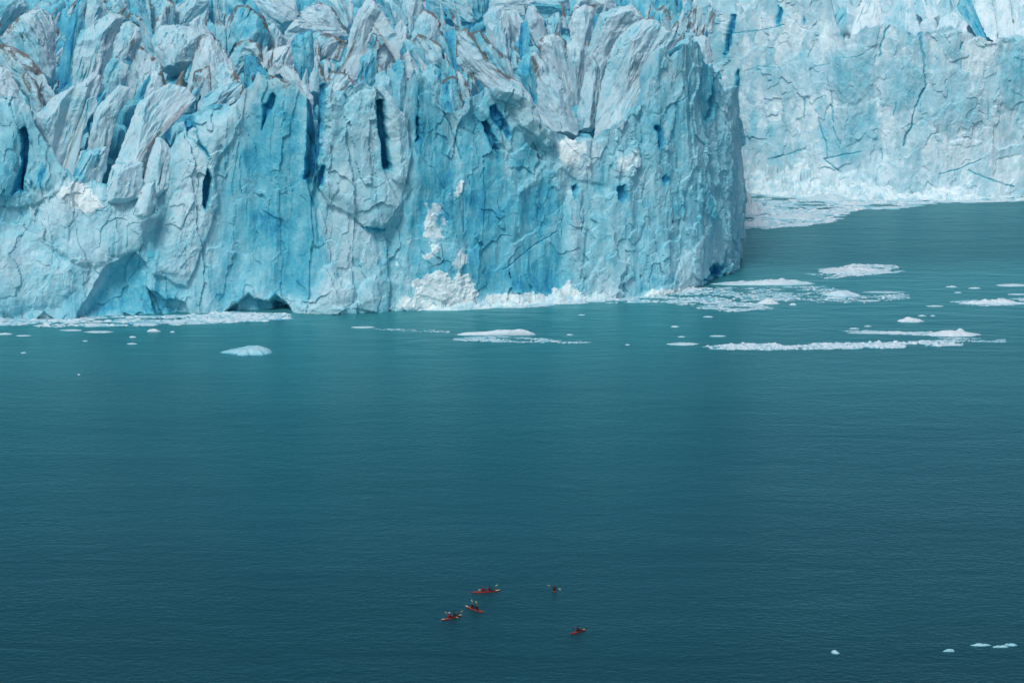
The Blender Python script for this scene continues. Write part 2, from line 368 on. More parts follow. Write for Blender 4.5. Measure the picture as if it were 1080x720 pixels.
PLATES = [  # outline, push (m, + towards the lake), edge softness px, blueness or None, snow
 ([(-60,100),(20,106),(36,118),(50,148),(72,180),(64,200),(40,216),(0,218),(-60,218)],3.0,2.5,.50,.0),
 ([(-60,250),(20,244),(36,262),(75,276),(84,300),(64,320),(0,332),(-60,334)],2.5,6,.26,.14),
 ([(40,215),(70,186),(110,196),(150,215),(170,235),(150,262),(122,270),(100,280),(70,270),(40,250)],2.2,5,.24,.08),
 ([(78,338),(95,306),(108,284),(122,272),(143,264),(157,283),(155,300),(174,338)],-5,1.2,.68,-.5),
 ([(155,303),(175,315),(197,318),(203,338),(165,338)],-4.5,1.2,.72,-.5),
 ([(182,150),(205,125),(222,118),(250,110),(253,122),(248,146),(232,166),(226,182),(230,215),(216,252),(197,302),(160,288),(172,230),(184,200)],3.2,1.6,.18,.18),
 ([(232,180),(255,150),(262,110),(280,84),(325,95),(322,190),(335,215),(345,260),(372,320),(340,326),(240,300),(222,270),(232,220)],-.6,4,.60,-.4),
 ([(338,94),(352,88),(362,118),(366,110),(380,96),(396,92),(402,140),(406,182),(420,215),(403,243),(385,241),(370,226),(346,216),(334,192)],3.4,1.4,.30,.12),
 ([(400,95),(415,101),(429,120),(432,160),(427,195),(411,188),(408,140),(404,106)],3.6,1.4,.22,.15),
 ([(430,102),(440,74),(446,80),(466,120),(482,165),(490,250),(484,320),(440,310),(424,240),(431,170)],.8,2,.66,-.4),
 ([(484,130),(500,112),(520,130),(535,170),(545,205),(575,190),(600,210),(600,318),(500,320),(490,250)],-1.0,4,.66,-.4),
 ([(505,78),(545,84),(564,96),(580,122),(586,150),(576,156),(559,141),(546,133),(541,112),(522,104)],5.0,1.4,.14,.2),
 ([(543,134),(557,141),(573,156),(577,170),(562,190),(546,202),(536,172)],-1.5,3,.58,-.3),  # shade under the block above, put into the blueness of a shallow recess
 ([(588,150),(606,146),(640,146),(648,160),(640,196),(612,192),(590,178)],1.5,3,.2,.42),
 ([(622,178),(638,152),(646,165),(649,202),(626,208)],-1.2,1.4,.62,-.4),
 ([(640,165),(655,158),(672,150),(676,168),(664,186),(645,188)],1.2,2,.15,.5),
 ([(666,120),(700,84),(735,80),(745,150),(738,302),(610,318),(600,250),(655,205),(660,160)],.4,5,.44,-.05),
 ([(332,300),(342,280),(350,278),(358,292),(374,300),(370,320),(350,332),(322,332)],2.4,1.6,.22,.12),
 ([(372,322),(380,300),(396,288),(402,312),(398,330)],1.8,2,.32,.25),
 ([(735,302),(742,200),(755,120),(768,100),(772,200),(778,284)],.6,3,.36,.10),
 ([(616,318),(622,292),(634,268),(640,292),(656,308),(652,318)],1.2,2,.22,.32),
 ([(395,242),(420,225),(433,200),(430,260),(422,300),(400,290)],-1.8,3,.50,-.2),
 ([(600,205),(614,200),(619,250),(611,292),(597,262)],1.6,3,.26,.05),
 ([(741,212),(752,160),(762,112),(770,130),(773,232),(766,286),(752,289)],1.4,4,.42,-.1),
 ([(700,150),(712,100),(722,84),(733,110),(730,180),(716,260),(704,240)],1.4,4,.50,-.1),
 ([(662,314),(690,300),(705,296),(735,250),(738,306)],1.2,2,.2,.35),
]
SNOWS = [[(476,200),(483,188),(490,189),(489,214),(470,210)],[(446,232),(452,228),(455,238),(447,254),(441,252)],[(427,257),(434,247),(435,254),(428,262)],[(417,275),(420,272),(421,290),(416,296)],[(441,272),(452,260),(464,262),(458,270)],[(470,278),(486,250),(492,275),(480,286)],[(445,296),(462,284),(472,282),(470,292),(458,296)],[(458,322),(464,302),(486,290),(502,305),(500,322)],[(520,200),(526,192),(533,196),(527,203)],[(500,322),(515,305),(545,306),(580,312),(600,318),(560,324)],[(410,326),(425,312),(455,318),(455,328)],[(580,318),(590,300),(600,296),(612,312)],[(662,316),(690,303),(720,302),(730,308)],[(588,150),(600,140),(612,150),(606,175),(592,170)],[(60,200),(85,190),(110,215),(90,225)],[(446,212),(468,202),(474,236),(462,262),(448,256)],[(432,296),(452,284),(500,290),(500,316),(440,318)]]
SLITS = [  # outline px, depth m
 ([(21,136),(26,133),(31,142),(31,156),(29,170),(26,190),(24,204),(22,200),(23,160),(24,146)],8),([(12,202),(22,178),(24,200),(14,206)],2.5),
 ([(213,190),(217,177),(223,188),(222,205),(216,221),(212,213)],9),([(195,125),(203,114),(204,130),(208,146),(222,168),(206,150),(197,141)],6),
 ([(277,112),(288,98),(291,102),(285,119),(275,138),(276,125)],5),([(324,92),(341,88),(339,130),(337,165),(329,191),(321,189),(323,160),(325,130)],8),
 ([(335,182),(339,170),(341,172),(341,196),(336,198)],4),([(396,106),(403,107),(406,130),(409,145),(411,179),(404,179),(402,155),(398,140)],9),
 ([(509,130),(514,127),(522,142),(528,160),(527,168),(518,154)],7),([(515,113),(522,110),(531,122),(541,141),(537,146),(527,136),(516,122)],4),
 ([(649,196),(657,195),(659,205),(655,212),(650,210)],5),([(606,197),(610,193),(612,204),(608,212)],4),
 ([(744,128),(747,92),(752,82),(752,100),(748,122)],6),([(690,134),(697,130),(700,150),(696,160)],2.5),([(699,190),(704,182),(708,190),(702,196)],1.5),
 ([(437,150),(440,122),(443,124),(443,148)],4),([(41,185),(46,170),(49,178),(44,200)],0.1),
 ([(738,296),(748,281),(760,276),(757,288),(744,296)],4),([(380,238),(396,239),(408,243),(392,245)],2)]  # last outline: shade below the overhang, put in as a blue groove
CAVE = [(226,342),(238,327),(250,319),(262,308),(268,314),(282,317),(296,322),(314,342)]
CAVES = [CAVE, [(288,342),(284,318),(290,309),(302,321),(318,342)]]
CRACKS = [([(532,285),(545,276),(560,263),(575,254),(588,244)],.7,1.2),([(463,108),(472,125),(480,145),(487,168)],.8,1.5),([(487,193),(488,220),(488,245)],.7,1.0),([(441,82),(442,120),(443,150)],.5,.8),([(266,205),(254,205)],.4,.5),([(253,165),(254,205)],.6,.8),([(612,205),(614,245)],.6,.8),([(595,215),(594,250)],.6,.8),([(705,115),(722,105),(730,98)],.6,.8),([(325,190),(330,210),(336,255)],.8,1.2),([(300,100),(298,135)],.6,1)]

def profile_z(q):
    """height of the glacier's upper surface, q metres behind the front"""
    return np.where(q < 30, 36 + 27*np.clip(q, 0, 30)/30, 63 + .155*(q-30))
base_w = on_water(*np.array(WALL_BASE, float).T)
side_w = on_water(*np.array(SIDE_BASE, float).T)
back_w = np.array([(side_w[-1][0]-2, 880, 0), (side_w[-1][0]+1, 960, 0), (side_w[-1][0]+2, 1010, 0)])
wall_line = np.concatenate([base_w, side_w, back_w])
_fl = np.concatenate([base_w, side_w])
def front_y(x): return np.interp(x, _fl[:, 0], _fl[:, 1]) + 14*sstep(side_w[0][0]-6, side_w[-1][0], x)

def surf_point(u, v):
    """where the line of sight meets the glacier's upper surface"""
    d = ray(u, v); ts = np.linspace(700, 1100, 1200)
    P = EYE + d*ts[:, None]
    g = P[:, 2] - profile_z(P[:, 1]-front_y(P[:, 0])-3)
    k = np.where(g < 0)[0]
    k = k[0] if len(k) else len(ts)-1
    return P[k]

def blob(sd, soft): return sstep(-soft*.5, soft, sd)

def ice_wall(name, line, brink, res, parent, mat, plates, snows, slits, caves, cracks, base_blue, lean, seed, rim=10, bulk=1.0, dense_to=None):
    seg = np.hypot(*np.diff(line[:, :2], axis=0).T); S = np.r_[0, np.cumsum(seg)]
    n = int(S[-1]/res); s = np.linspace(0, S[-1], n)
    bx = np.interp(s, S, line[:, 0]); by = np.interp(s, S, line[:, 1])
    k = np.ones(9)/9; pad = lambda a: np.convolve(np.pad(a, 4, 'edge'), k, 'valid')
    bx, by = pad(bx), pad(by)
    tx, ty = np.gradient(bx), np.gradient(by); tl = np.hypot(tx, ty); nx, ny = ty/tl, -tx/tl       # outward
    # brink height from its own line
    u0, v0 = to_px(np.stack([bx, by, by*0], -1))
    bv = np.interp(u0, [p[0] for p in brink], [p[1] for p in brink])
    d = ray(u0, bv); t = (by+3)/d[:, 1]; H = np.clip(CAM_H + d[:, 2]*t, 12, 90)
    q1 = np.stack([bx, by, bx*0], -1); H = H + bulk*(2.6*np.maximum(ridged(q1, 7, 2, seed+201)-.55, -1.2) + .8*fbm(q1, 2.5, 2, seed+202))
    nh = int(np.max(H)/res); nr = int(rim/res*.6)
    a = np.linspace(-.04, 1, nh)
    ln = np.interp(u0, *lean)
    hz = a[None, :]*H[:, None]
    off = -(ln[:, None]*np.maximum(hz, 0))
    rr = np.linspace(0, 1, nr+1)[1:]
    hz = np.concatenate([hz, H[:, None] - 7.0*rr[None, :]**1.5], 1)
    off = np.concatenate([off, off[:, -1:] - rim*rr[None, :]], 1)
    m = hz.shape[1]
    P = np.stack([bx[:, None] + nx[:, None]*off, by[:, None] + ny[:, None]*off, hz], -1).reshape(-1, 3)
    nrm = np.stack([np.repeat(nx, m), np.repeat(ny, m), np.zeros(n*m)], -1)
    U, Vv = to_px(P)
    topw = np.tile(np.r_[np.ones(nh), 1-rr], n); hh = P[:, 2]
    Q = P*np.array([1, 1, .55])
    Qw = Q + 6*np.stack([fbm(P, 13, 3, seed+101+i) for i in range(3)], -1)
    c1, e1, r1 = cells(Qw, 12*bulk, seed, .6); c2, e2, r2 = cells(Q + 2.4*np.stack([fbm(P, 5, 3, seed+111+i) for i in range(3)], -1), 4.2*bulk, seed+3, .6); c3, e3, _ = cells(Q + .8*fbm(P, 2, 2, seed+6)[:, None], 1.9*bulk, seed+7, .6)
    rough = .35 + .9*sstep(-.15, .45, fbm(P*np.array([1, 1, .7]), 24, 3, seed+15))
    rdg = ridged(P*np.array([1, 1, .35]), 5*bulk, 3, seed+21)
    flute = fbm(P*np.array([1, 1, .09]), 2.6, 3, seed+25)
    soft_ = 1.0 if seed < 30 else .6
    disp = 4.6*bulk*fbm(P*np.array([1, 1, .3]), 26*bulk, 3, seed+11) + .95*bulk*c1 + 1.2*bulk*fbm(P*np.array([1, 1, .5]), 9*bulk, 3, seed+13)
    rib = ridged(P*np.array([1, 1, .10]) + 2.5*fbm(P, 15, 2, seed+16)[:, None]*np.array([1, 0, 0]), 17*bulk, 3, seed+17, .55)
    disp += 1.2*bulk*soft_*(rib-.6)
    # upright fracture columns: tilted planes with sharp arrises between them
    Pc = P*np.array([1, 1, .20]) + 1.6*np.stack([fbm(P, 9, 3, seed+121+i) for i in range(3)], -1)
    k1, ke, kr = cells(Pc, 9.5*bulk, seed+131, .75); k2, _, kr2 = cells(P*np.array([1, 1, .33]) + 1.0*np.stack([fbm(P, 5, 3, seed+141+i) for i in range(3)], -1), 4.6*bulk, seed+137, .7)
    col_d = 1.7*bulk*k1 + .6*bulk*k2 
    cw = .54 if seed < 30 else .18
    fine_d = bulk*(.36*c2 + .24*c3 + .26*rdg) + .35*fbm(P, 2.2, 4, seed+31)
    disp += .30*flute
    smooth = np.zeros(n*m); blue = np.full(n*m, base_blue) + .25*fbm(P, 30, 2, seed+41) + .18*(r1-.5) + .10*(r2-.5) + .22*(kr-.5) + .12*(kr2-.5)
    snow = np.full(n*m, .08) + .14*sstep(10, 0, hh) + .26*fbm(P*np.array([1, 1, .6]), 13, 4, seed+45); dirt = np.zeros(n*m)
    wob = 2.2*fbm(P, 5, 3, seed+51)
    for poly, push, soft, bl, sn in plates:
        x0 = min(p[0] for p in poly)-8; x1 = max(p[0] for p in poly)+8; y0 = min(p[1] for p in poly)-8; y1 = max(p[1] for p in poly)+8
        idx = np.where((U > x0) & (U < x1) & (Vv > y0) & (Vv < y1))[0]
        if not len(idx): continue
        sd = sdist(U[idx], Vv[idx], poly) + 1.7*wob[idx]
        w = blob(sd, soft)
        disp[idx] += push*(.55*w + .45*sstep(0, 16, sd) + .25*w*np.clip(sd/25, 0, 1))
        if bl is not None: wc = blob(sd + 2*wob[idx], max(soft*2, 13))*.9; blue[idx] = blue[idx]*(1-wc) + (bl + .22*fbm(P[idx], 14, 4, seed+61))*wc
        snow[idx] += sn*wc if bl is not None else sn*w; smooth[idx] = np.maximum(smooth[idx], w*(1 if sn < -.2 else 0))
    rough = np.clip(rough*(1-.7*smooth) + .7*np.clip(snow-.25, 0, .5), .15, 1.6)
    disp += rough*soft_*.72*fine_d + cw*col_d*(1-.45*smooth)
    for poly in snows:
        x0 = min(p[0] for p in poly)-6; x1 = max(p[0] for p in poly)+6
        idx = np.where((U > x0) & (U < x1))[0]
        sd = sdist(U[idx], Vv[idx], poly) + 2.2*wob[idx] + 6*fbm(P[idx], 3.2, 5, seed+72, .7)
        w = sstep(-4, 6, sd); snow[idx] += .85*w; disp[idx] += .25*w*(1+1.2*fbm(P[idx], 1.6, 3, seed+71))
    lat = np.zeros_like(P)
    for poly, dep in slits:
        x0 = min(p[0] for p in poly)-5; x1 = max(p[0] for p in poly)+5
        idx = np.where((U > x0) & (U < x1))[0]
        sd = sdist(U[idx]+1.3*wob[idx], Vv[idx]+2*wob[::-1][idx], poly); w = sstep(-.7, 1.6, sd); disp[idx] -= .62*dep*w
        w = sstep(-3.5, 2.2, sd); blue[idx] = blue[idx]*(1-w) + .85*w; snow[idx] *= 1-w
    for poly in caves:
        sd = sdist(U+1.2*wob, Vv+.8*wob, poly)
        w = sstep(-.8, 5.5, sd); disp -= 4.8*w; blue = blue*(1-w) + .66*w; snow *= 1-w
    for line_, wd, dep in cracks:
        ds = np.min(np.array(seg_dist(U+1.6*wob, Vv, line_, False)), axis=0) + .35*np.abs(fbm(P, 4, 2, seed+99))
        w = sstep(wd*1.7, wd*.2, ds); disp -= .45*dep*w; blue = blue*(1-.6*w) + .88*.6*w; snow *= 1-w
    dirt = (.28 if seed < 30 else .12)*sstep(.12, .0, np.abs(np.tile(np.r_[a, 1+rr*.15], n)-1.0)) + .22*ridged(P, 15, 2, seed+81) - .08
    P2 = P + nrm*(disp*topw)[:, None]
    P2[:, 2] += topw*.5*fbm(P, 3, 3, seed+91)*np.clip(hh/6, 0, 1)
    return np_mesh(name, P2, grid_quads(n, m), mat, parent, dict(blue=blue, snow=snow, dirt=dirt, weather=(.12 if seed < 30 else .0)*sstep(.2, -.3, fbm(P, 18, 3, seed+95))*(1-smooth)), smooth=False)

def serac(poly, blue, dirt, parent, seed, surf, mat, res=.5, tilt=None, flat=1.0, ext=9, back=0.0, wx=.26, merge=None, shrink=.965):
    rg = np.random.default_rng(seed)
    pp = np.array(poly, float); cu, cv = pp.mean(0); pp[:, 0] = cu + (pp[:, 0]-cu)*shrink; vb = pp[:, 1].max()
    A = surf(cu, vb-2); A = A + (A-EYE)/np.linalg.norm(A-EYE)*back
    yaw = rg.uniform(-.3, .3); tl = R(rg.uniform(10, 24)) if tilt is None else tilt
    e1 = np.array((math.cos(yaw), math.sin(yaw), 0)); nh = np.array((math.sin(yaw), -math.cos(yaw), 0))
    e2 = -nh*math.sin(tl) + np.array((0, 0, math.cos(tl))); nn = nh*math.cos(tl) + np.array((0, 0, math.sin(tl)))
    low = pp[:, 1] > cv + .25*(vb-cv)
    pp2 = pp.copy(); pp2[low, 1] += ext; pp2[low, 0] += (pp2[low, 0]-cu)*.10
    d = ray(pp2[:, 0], pp2[:, 1]); t = ((A-EYE) @ nn)/(d @ nn); W = EYE + d*t[:, None] - A
    ab = np.stack([W @ e1, W @ e2], -1)
    # resample the outline
    ne = len(ab); per = []
    tag_low = []
    for i in range(ne):
        p, q = ab[i], ab[(i+1) % ne]; k = max(2, int(np.hypot(*(q-p))/res))
        f = np.arange(k)/k
        per.append(p + (q-p)*f[:, None])
    B = np.concatenate(per)
    B = (np.roll(B, 1, 0) + B*4 + np.roll(B, -1, 0))/6
    bq = np.stack([B[:, 0], B[:, 1], np.full(len(B), seed*1.7)], -1); B = B + .55*np.stack([fbm(bq, 2.2, 3, seed+61, .65), fbm(bq, 2.2, 3, seed+62, .65)], -1)
    # pole of inaccessibility
    g = np.stack(np.meshgrid(np.linspace(*(ab[:, 0].min(), ab[:, 0].max()), 30), np.linspace(ab[:, 1].min(), ab[:, 1].max(), 30)), -1).reshape(-1, 2)
    sd = sdist(g[:, 0], g[:, 1], [tuple(x) for x in ab]); C = g[np.argmax(sd)]; Rin = sd.max()
    nb = len(B); nr = max(6, int(Rin*1.6/res)); rr = np.linspace(0, 1, nr+1)**.85; nr += 1
    X = C + (B-C)[:, None, :]*rr[None, :, None]          # nb x nr x 2
    fx, fy = X[..., 0].ravel(), X[..., 1].ravel()
    ds = seg_dist(fx, fy, [tuple(x) for x in ab])
    f = None; fb = None
    for i, de in enumerate(ds):
        p, q = ab[i], ab[(i+1) % ne]; mid = (p+q)/2
        lowe = low[i] and low[(i+1) % ne]
        k_ = 3.0 if lowe else rg.uniform(.45, 1.9)*flat
        f = de*k_ if f is None else np.minimum(f, de*k_)
        kb = 3.0 if lowe else rg.uniform(.8, 1.6)
        fb = de*kb if fb is None else np.minimum(fb, de*kb)
    cap = Rin*rg.uniform(.8, 1.35)*flat
    lc = ab-ab.mean(0); ev, evec = np.linalg.eigh(lc.T @ lc); ax = evec[:, 1]
    tr = -ax[1]*(fx-C[0]) + ax[0]*(fy-C[1]); al = ax[0]*(fx-C[0]) + ax[1]*(fy-C[1])
    tr0 = rg.uniform(-.35, .35)*Rin + .12*al*rg.uniform(-1, 1)
    s1, s2 = rg.uniform(.3, 1.3, 2)*flat
    crest = cap - np.where(tr > tr0, s1, s2)*np.abs(tr-tr0)
    f = np.minimum(f, np.maximum(crest, .12*cap))
    for _ in range(3):
        th = rg.uniform(0, 6.283); sl = rg.uniform(.1, .55)
        pl = cap*rg.uniform(.7, 1.0) + flat*sl*(math.cos(th)*(fx-C[0]) + math.sin(th)*(fy-C[1])*.6)
        f = np.minimum(f, np.maximum(pl, 0.05*cap)) if _ else np.minimum(f, np.maximum(pl, .1))
    fb = np.minimum(fb, Rin*1.4)
    f = f.reshape(nb, nr); fb = fb.reshape(nb, nr)
    f[:, -1] = 0; fb[:, -1] = 0
    back_idx = np.unique(np.linspace(0, nr-1, max(4, nr//3)).astype(int))[:-1]
    to3 = lambda a, b, c: A + a[..., None]*e1 + b[..., None]*e2 + c[..., None]*nn
    Vf = to3(X[..., 0], X[..., 1], f); Vbk = to3(X[:, back_idx, 0], X[:, back_idx, 1], -fb[:, back_idx])[:, ::-1]
    G = np.concatenate([Vf, Vbk], 1); m = G.shape[1]; P = G.reshape(-1, 3)
    Q = grid_quads(nb, m, True)
    # centre caps: collapse first & last ring to a point by tiny radius (rings already near the centre)
    so = rg.uniform(0, 500, 3); Pn = P + so
    # striations run along the long axis of the serac
    lc = ab-ab.mean(0); ev, evec = np.linalg.eigh(lc.T @ lc); ax = evec[:, 1]; L3 = ax[0]*e1 + ax[1]*e2; T3 = -ax[1]*e1 + ax[0]*e2
    loc = np.stack([(P-A) @ L3*.16, (P-A) @ T3, (P-A) @ nn*.5], -1) + so
    cv1, _, r1 = cells(loc*np.array([1.6, .8, 1]), 2.3, seed, .55)
    amp = np.concatenate([np.minimum(1, .25 + f/1.2), np.full((nb, len(back_idx)), .6)], 1).ravel()
    cv2, _e, r2 = cells(loc*np.array([.9, 1, 1]) + .5*fbm(loc, 1.5, 2, seed+5)[:, None], 1.25, seed+6, .6)
    cleft = ridged(loc*np.array([.7, 1, 1]), 3.4, 2, seed+7, .6)
    cleft = sstep(1.28, 1.52, cleft)*sstep(-.1, .25, fbm(Pn, 8, 2, seed+8))
    h = .50*cv1 + .24*cv2 + .30*fbm(loc, 1.9, 3, seed+2) + .26*fbm(Pn, 3.2, 4, seed+3) - 1.2*cleft
    big = 1.0*fbm(Pn, 7, 2, seed+9)
    ends = G[:, [0, -1]].mean(0)
    P = P + nn*((h*amp + big*amp)*.9)[:, None] + .30*np.stack([fbm(Pn, 2.4, 3, seed+20+i) for i in range(3)], -1)
    Pg = P.reshape(nb, m, 3); c0 = Pg[:, 0].mean(0); c1_ = Pg[:, -1].mean(0)
    Pg[:, 0] = c0; Pg[:, -1] = c1_; Pg[:, 1] = Pg[:, 1]*.8 + c0*.2; P = Pg.reshape(-1, 3)
    # attributes
    top = np.full(len(P), 99.)
    bxy = np.stack([(P-A) @ e1, (P-A) @ e2], -1)
    for i in range(ne):
        if low[i] and low[(i+1) % ne]: continue
        if ab[i][1]+ab[(i+1) % ne][1] < 2*ab[:, 1].mean(): continue
        top = np.minimum(top, seg_dist(bxy[:, 0], bxy[:, 1], [tuple(ab[i]), tuple(ab[(i+1) % ne])], False)[0])
    dv = (.22+dirt)*1.35*np.exp(-top/1.0)*(.70+1.3*fbm(Pn, 3, 3, seed+31)) + .46*dirt*(.6+1.2*fbm(loc, 4, 3, seed+30)) + .35*dirt*sstep(.72, .8, r1)
    bl = blue + .16*fbm(Pn, 7, 3, seed+33) + .16*(r1-.5) + .10*(r2-.5) + .22*cleft
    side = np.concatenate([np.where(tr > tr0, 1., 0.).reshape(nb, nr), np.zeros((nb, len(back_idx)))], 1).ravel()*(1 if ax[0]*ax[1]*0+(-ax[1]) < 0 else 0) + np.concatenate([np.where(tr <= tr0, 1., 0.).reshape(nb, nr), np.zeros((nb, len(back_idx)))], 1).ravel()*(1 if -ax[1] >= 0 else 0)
    bl = bl + rg.choice([.0, .06, .15, .26])*side      # left flank bluer: cleaner ice, with some shade put into the colour
    sn = np.full(len(P), .06-.3*blue) + .1*fbm(Pn, 9, 2, seed+44)
    if merge is not None:
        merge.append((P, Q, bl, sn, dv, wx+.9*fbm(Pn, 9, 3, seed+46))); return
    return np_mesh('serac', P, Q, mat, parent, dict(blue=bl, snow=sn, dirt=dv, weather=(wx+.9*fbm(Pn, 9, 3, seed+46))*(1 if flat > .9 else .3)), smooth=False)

glacier = tag(empty('glacier', (0, 0, 0)), 'near glacier front crowded with leaning seracs above a blue ice wall', 'glacier')
ice_wall('ice_wall', wall_line, BRINK, .34, glacier, ICE, PLATES, SNOWS, SLITS, CAVES, CRACKS, .41,
         ([-160, 60, 120, 200, 260, 330, 430, 560, 640, 735, 800], [.12, .22, .25, .22, .10, .08, .08, .12, .14, .07, .05]), 3)
for i, (poly, bl, dt) in enumerate(SERACS):
    vb_ = max(p[1] for p in poly); cu_ = sum(p[0] for p in poly)/len(poly)
    bk_ = np.interp(cu_, [p[0] for p in BRINK], [p[1] for p in BRINK])
    serac(poly, bl, dt, glacier, 100+i, surf_point, ICE, ext=9 if vb_ < 84 else float(np.clip(bk_-vb_+7, 9, 34)))
# smaller teeth and broken blocks wedged between the big ones
def lean_at(u): return np.interp(u, [0, 140, 240, 330, 420, 560, 640, 740], [.55, .6, .35, .05, -.25, -.45, .3, .25])
rs = random.Random(21); small = []
for i in range(330):
    u = rs.uniform(-8, 752); v = rs.uniform(-4, 100)
    vb_ = np.interp(u, [p[0] for p in BRINK], [p[1] for p in BRINK])
    if v > vb_-10: v = vb_-10-rs.uniform(0, 34)
    h = rs.uniform(9, 33)*(.75+.35*max(v, 0)/100); w = h*rs.uniform(.16, .46); ln = lean_at(u)*rs.uniform(.4, 1.5)
    tip = rs.uniform(.05, .35)
    pts = [(u-w/2, v+h*.5), (u-w*.5+ln*h*.3, v+h*.1), (u-w*tip*.5+ln*h*.85, v-h*.38), (u+ln*h+rs.uniform(-.1, .1)*w, v-h*.5), (u+w*tip+ln*h*.8, v-h*.3), (u+w*.5+ln*h*.3, v+h*.1), (u+w*.5, v+h*.5)]
    serac(pts, rs.choice([.0, .03, .06, .1, .14, .2, .35, .6]), rs.uniform(.05, .8), glacier, 900+i, surf_point, ICE, .5, None, 1.0, 5, rs.uniform(-3.0, 3.5), rs.uniform(.1, .5), small)
offs = np.cumsum([0]+[len(x[0]) for x in small[:-1]])
cat_ = lambda k: np.concatenate([x[k] for x in small])
tag(np_mesh('splintered_ice', cat_(0), np.concatenate([x[1]+o for x, o in zip(small, offs)]), ICE, glacier, dict(blue=cat_(2), snow=cat_(3), dirt=cat_(4), weather=cat_(5)), smooth=False), kind='stuff')
# the broken upper surface between and behind the seracs
xs = np.arange(-275, side_w[-1][0]-8, .8); qs = np.r_[np.arange(13.0, 240, .8), np.arange(240, 480, 2.0)]
XX, QQ = np.meshgrid(xs, qs, indexing='ij')
YY = front_y(XX) + QQ; ZZ = profile_z(QQ-3)
ZZ = np.minimum(ZZ, 999) - 2.0
GP = np.stack([XX, YY, ZZ*0], -1).reshape(-1, 3)
sh = GP.copy(); sh[:, 0] = GP[:, 0]*1.0 + GP[:, 1]*.25; sh[:, 1] = GP[:, 1]*.55
cc, ee, r_ = cells(sh + 3*fbm(GP, 14, 2, 5)[:, None], 9, 61, .6)
z = ZZ.ravel() + 6*(cc*.6) - 7*sstep(.22, .02, ee) + 2.0*ridged(GP, 6, 3, 8) + .8*fbm(GP, 2.5, 3, 9) - 8
z = np.where(QQ.ravel() < 30, z-9*(30-QQ.ravel())/17, z)
SP = np.stack([XX.ravel(), YY.ravel(), z], -1)
np_mesh('ice_surface', SP, grid_quads(len(xs), len(qs)), ICE, glacier, dict(blue=.52+.3*(r_-.5)+.15*sstep(.3, .05, ee), snow=np.full(len(SP), .05), dirt=.12+.25*fbm(GP, 10, 3, 77)))

# ------------------------------------------------------------------ far glacier tongue
FAR_BASE = [(640,196),(705,196),(760,196),(780,198),(840,203),(900,206),(960,208),(1020,208),(1080,207),(1160,205),(1260,200),(1420,192)]
FAR_BRINK = [(600,30),(705,20),(745,10),(765,20),(785,-8),(835,-8),(862,0),(872,30),(882,44),(905,32),(930,30),(960,40),(985,34),(1000,30),(1016,38),(1040,46),(1060,44),(1100,44),(1300,40),(1500,36)]
FAR_CRACKS = [([(967,22),(971,40),(974,60),(976,92),(968,110),(963,125),(957,140),(953,154)],1.1,2.6),([(937,28),(930,45),(926,60)],1.0,2),([(876,95),(878,125),(882,140),(887,152)],.7,1.2),([(862,125),(867,140),(872,155),(873,166),(870,168),(886,181)],.8,1.4),([(806,169),(830,163),(850,157)],.7,1),([(870,167),(890,163),(910,160)],.7,1),([(990,184),(1015,177),(1034,168)],.7,1),([(1022,180),(1045,190),(1070,198)],.8,1.2),([(849,105),(850,125)],.7,1),([(930,158),(930,168)],.7,1),([(1041,105),(1043,128)],.6,1),([(946,108),(942,122)],.7,1),([(788,75),(800,70),(822,72)],.5,.5),([(884,60),(905,60),(920,50)],.5,.6),([(854,75),(862,70),(875,68)],.5,.6),([(770,35),(800,33),(830,26)],.6,.7),([(1013,52),(1015,46)],1.2,2.5)]
FAR_PLATES = [([(800,75),(850,52),(866,60),(868,100),(800,110)],.8,4,.34,-.1),([(868,58),(900,45),(922,52),(930,80),(905,110),(880,105)],1.0,3,.42,-.2),([(935,60),(962,60),(972,80),(965,112),(940,120),(925,100)],.6,4,.4,-.1),([(990,34),(1010,34),(1022,60),(1000,68),(992,50)],1.2,2,.36,-.1),([(978,75),(1010,68),(1030,95),(1035,130),(1000,145),(970,125)],.8,4,.36,.0),([(1048,60),(1090,50),(1090,125),(1052,110)],.8,4,.42,-.1),([(835,196),(832,172),(838,166),(850,170),(856,190),(870,200)],2.5,2,.12,.45),([(880,200),(885,185),(905,180),(920,192),(922,206)],2.0,3,.14,.4),([(975,208),(985,200),(1010,196),(1022,198),(1022,209)],2.2,2,.06,.5),([(1000,150),(1020,145),(1040,150),(1020,156)],.8,2,.1,.4),([(860,120),(900,110),(930,125),(935,160),(900,180),(860,170)],.3,6,.30,.05)]
far_line = on_water(*np.array(FAR_BASE, float).T)
def far_front(x): return np.interp(x, far_line[:, 0], far_line[:, 1])
def far_z(q): return np.where(q < 14, 60+8*np.clip(q, 0, 14)/14, 68 + .16*(q-14))
def far_surf(u, v):
    d = ray(u, v); ts = np.linspace(900, 1400, 1500); P = EYE + d*ts[:, None]
    k = np.where(P[:, 2]-far_z(P[:, 1]-far_front(P[:, 0])) < 0)[0]; k = k[0] if len(k) else len(ts)-1
    return P[k]
far = tag(empty('glacier', (0, 0, 0)), 'farther pale glacier wall across the inlet with a long dark blue crack', 'glacier')
ice_wall('ice_wall', far_line, FAR_BRINK, .45, far, ICE_FAR, FAR_PLATES, [[(835,196),(845,172),(856,192)],[(980,207),(1000,198),(1022,200)],[(780,215),(800,185),(815,200)]], [([(889,20),(896,6),(901,-8),(896,24),(887,38)],4),([(764,60),(768,30),(776,0),(781,-8),(776,20),(770,50)],5),([(819,22),(822,8),(825,10),(824,26)],2.5),([(774,100),(779,72),(781,74),(778,98)],4),([(846,20),(848,16),(849,22),(846,24)],1.5)], [], FAR_CRACKS, .17,
         ([600, 770, 800, 860, 885, 1300], [.16, .16, .2, .2, .12, .12]), 31, bulk=.62)
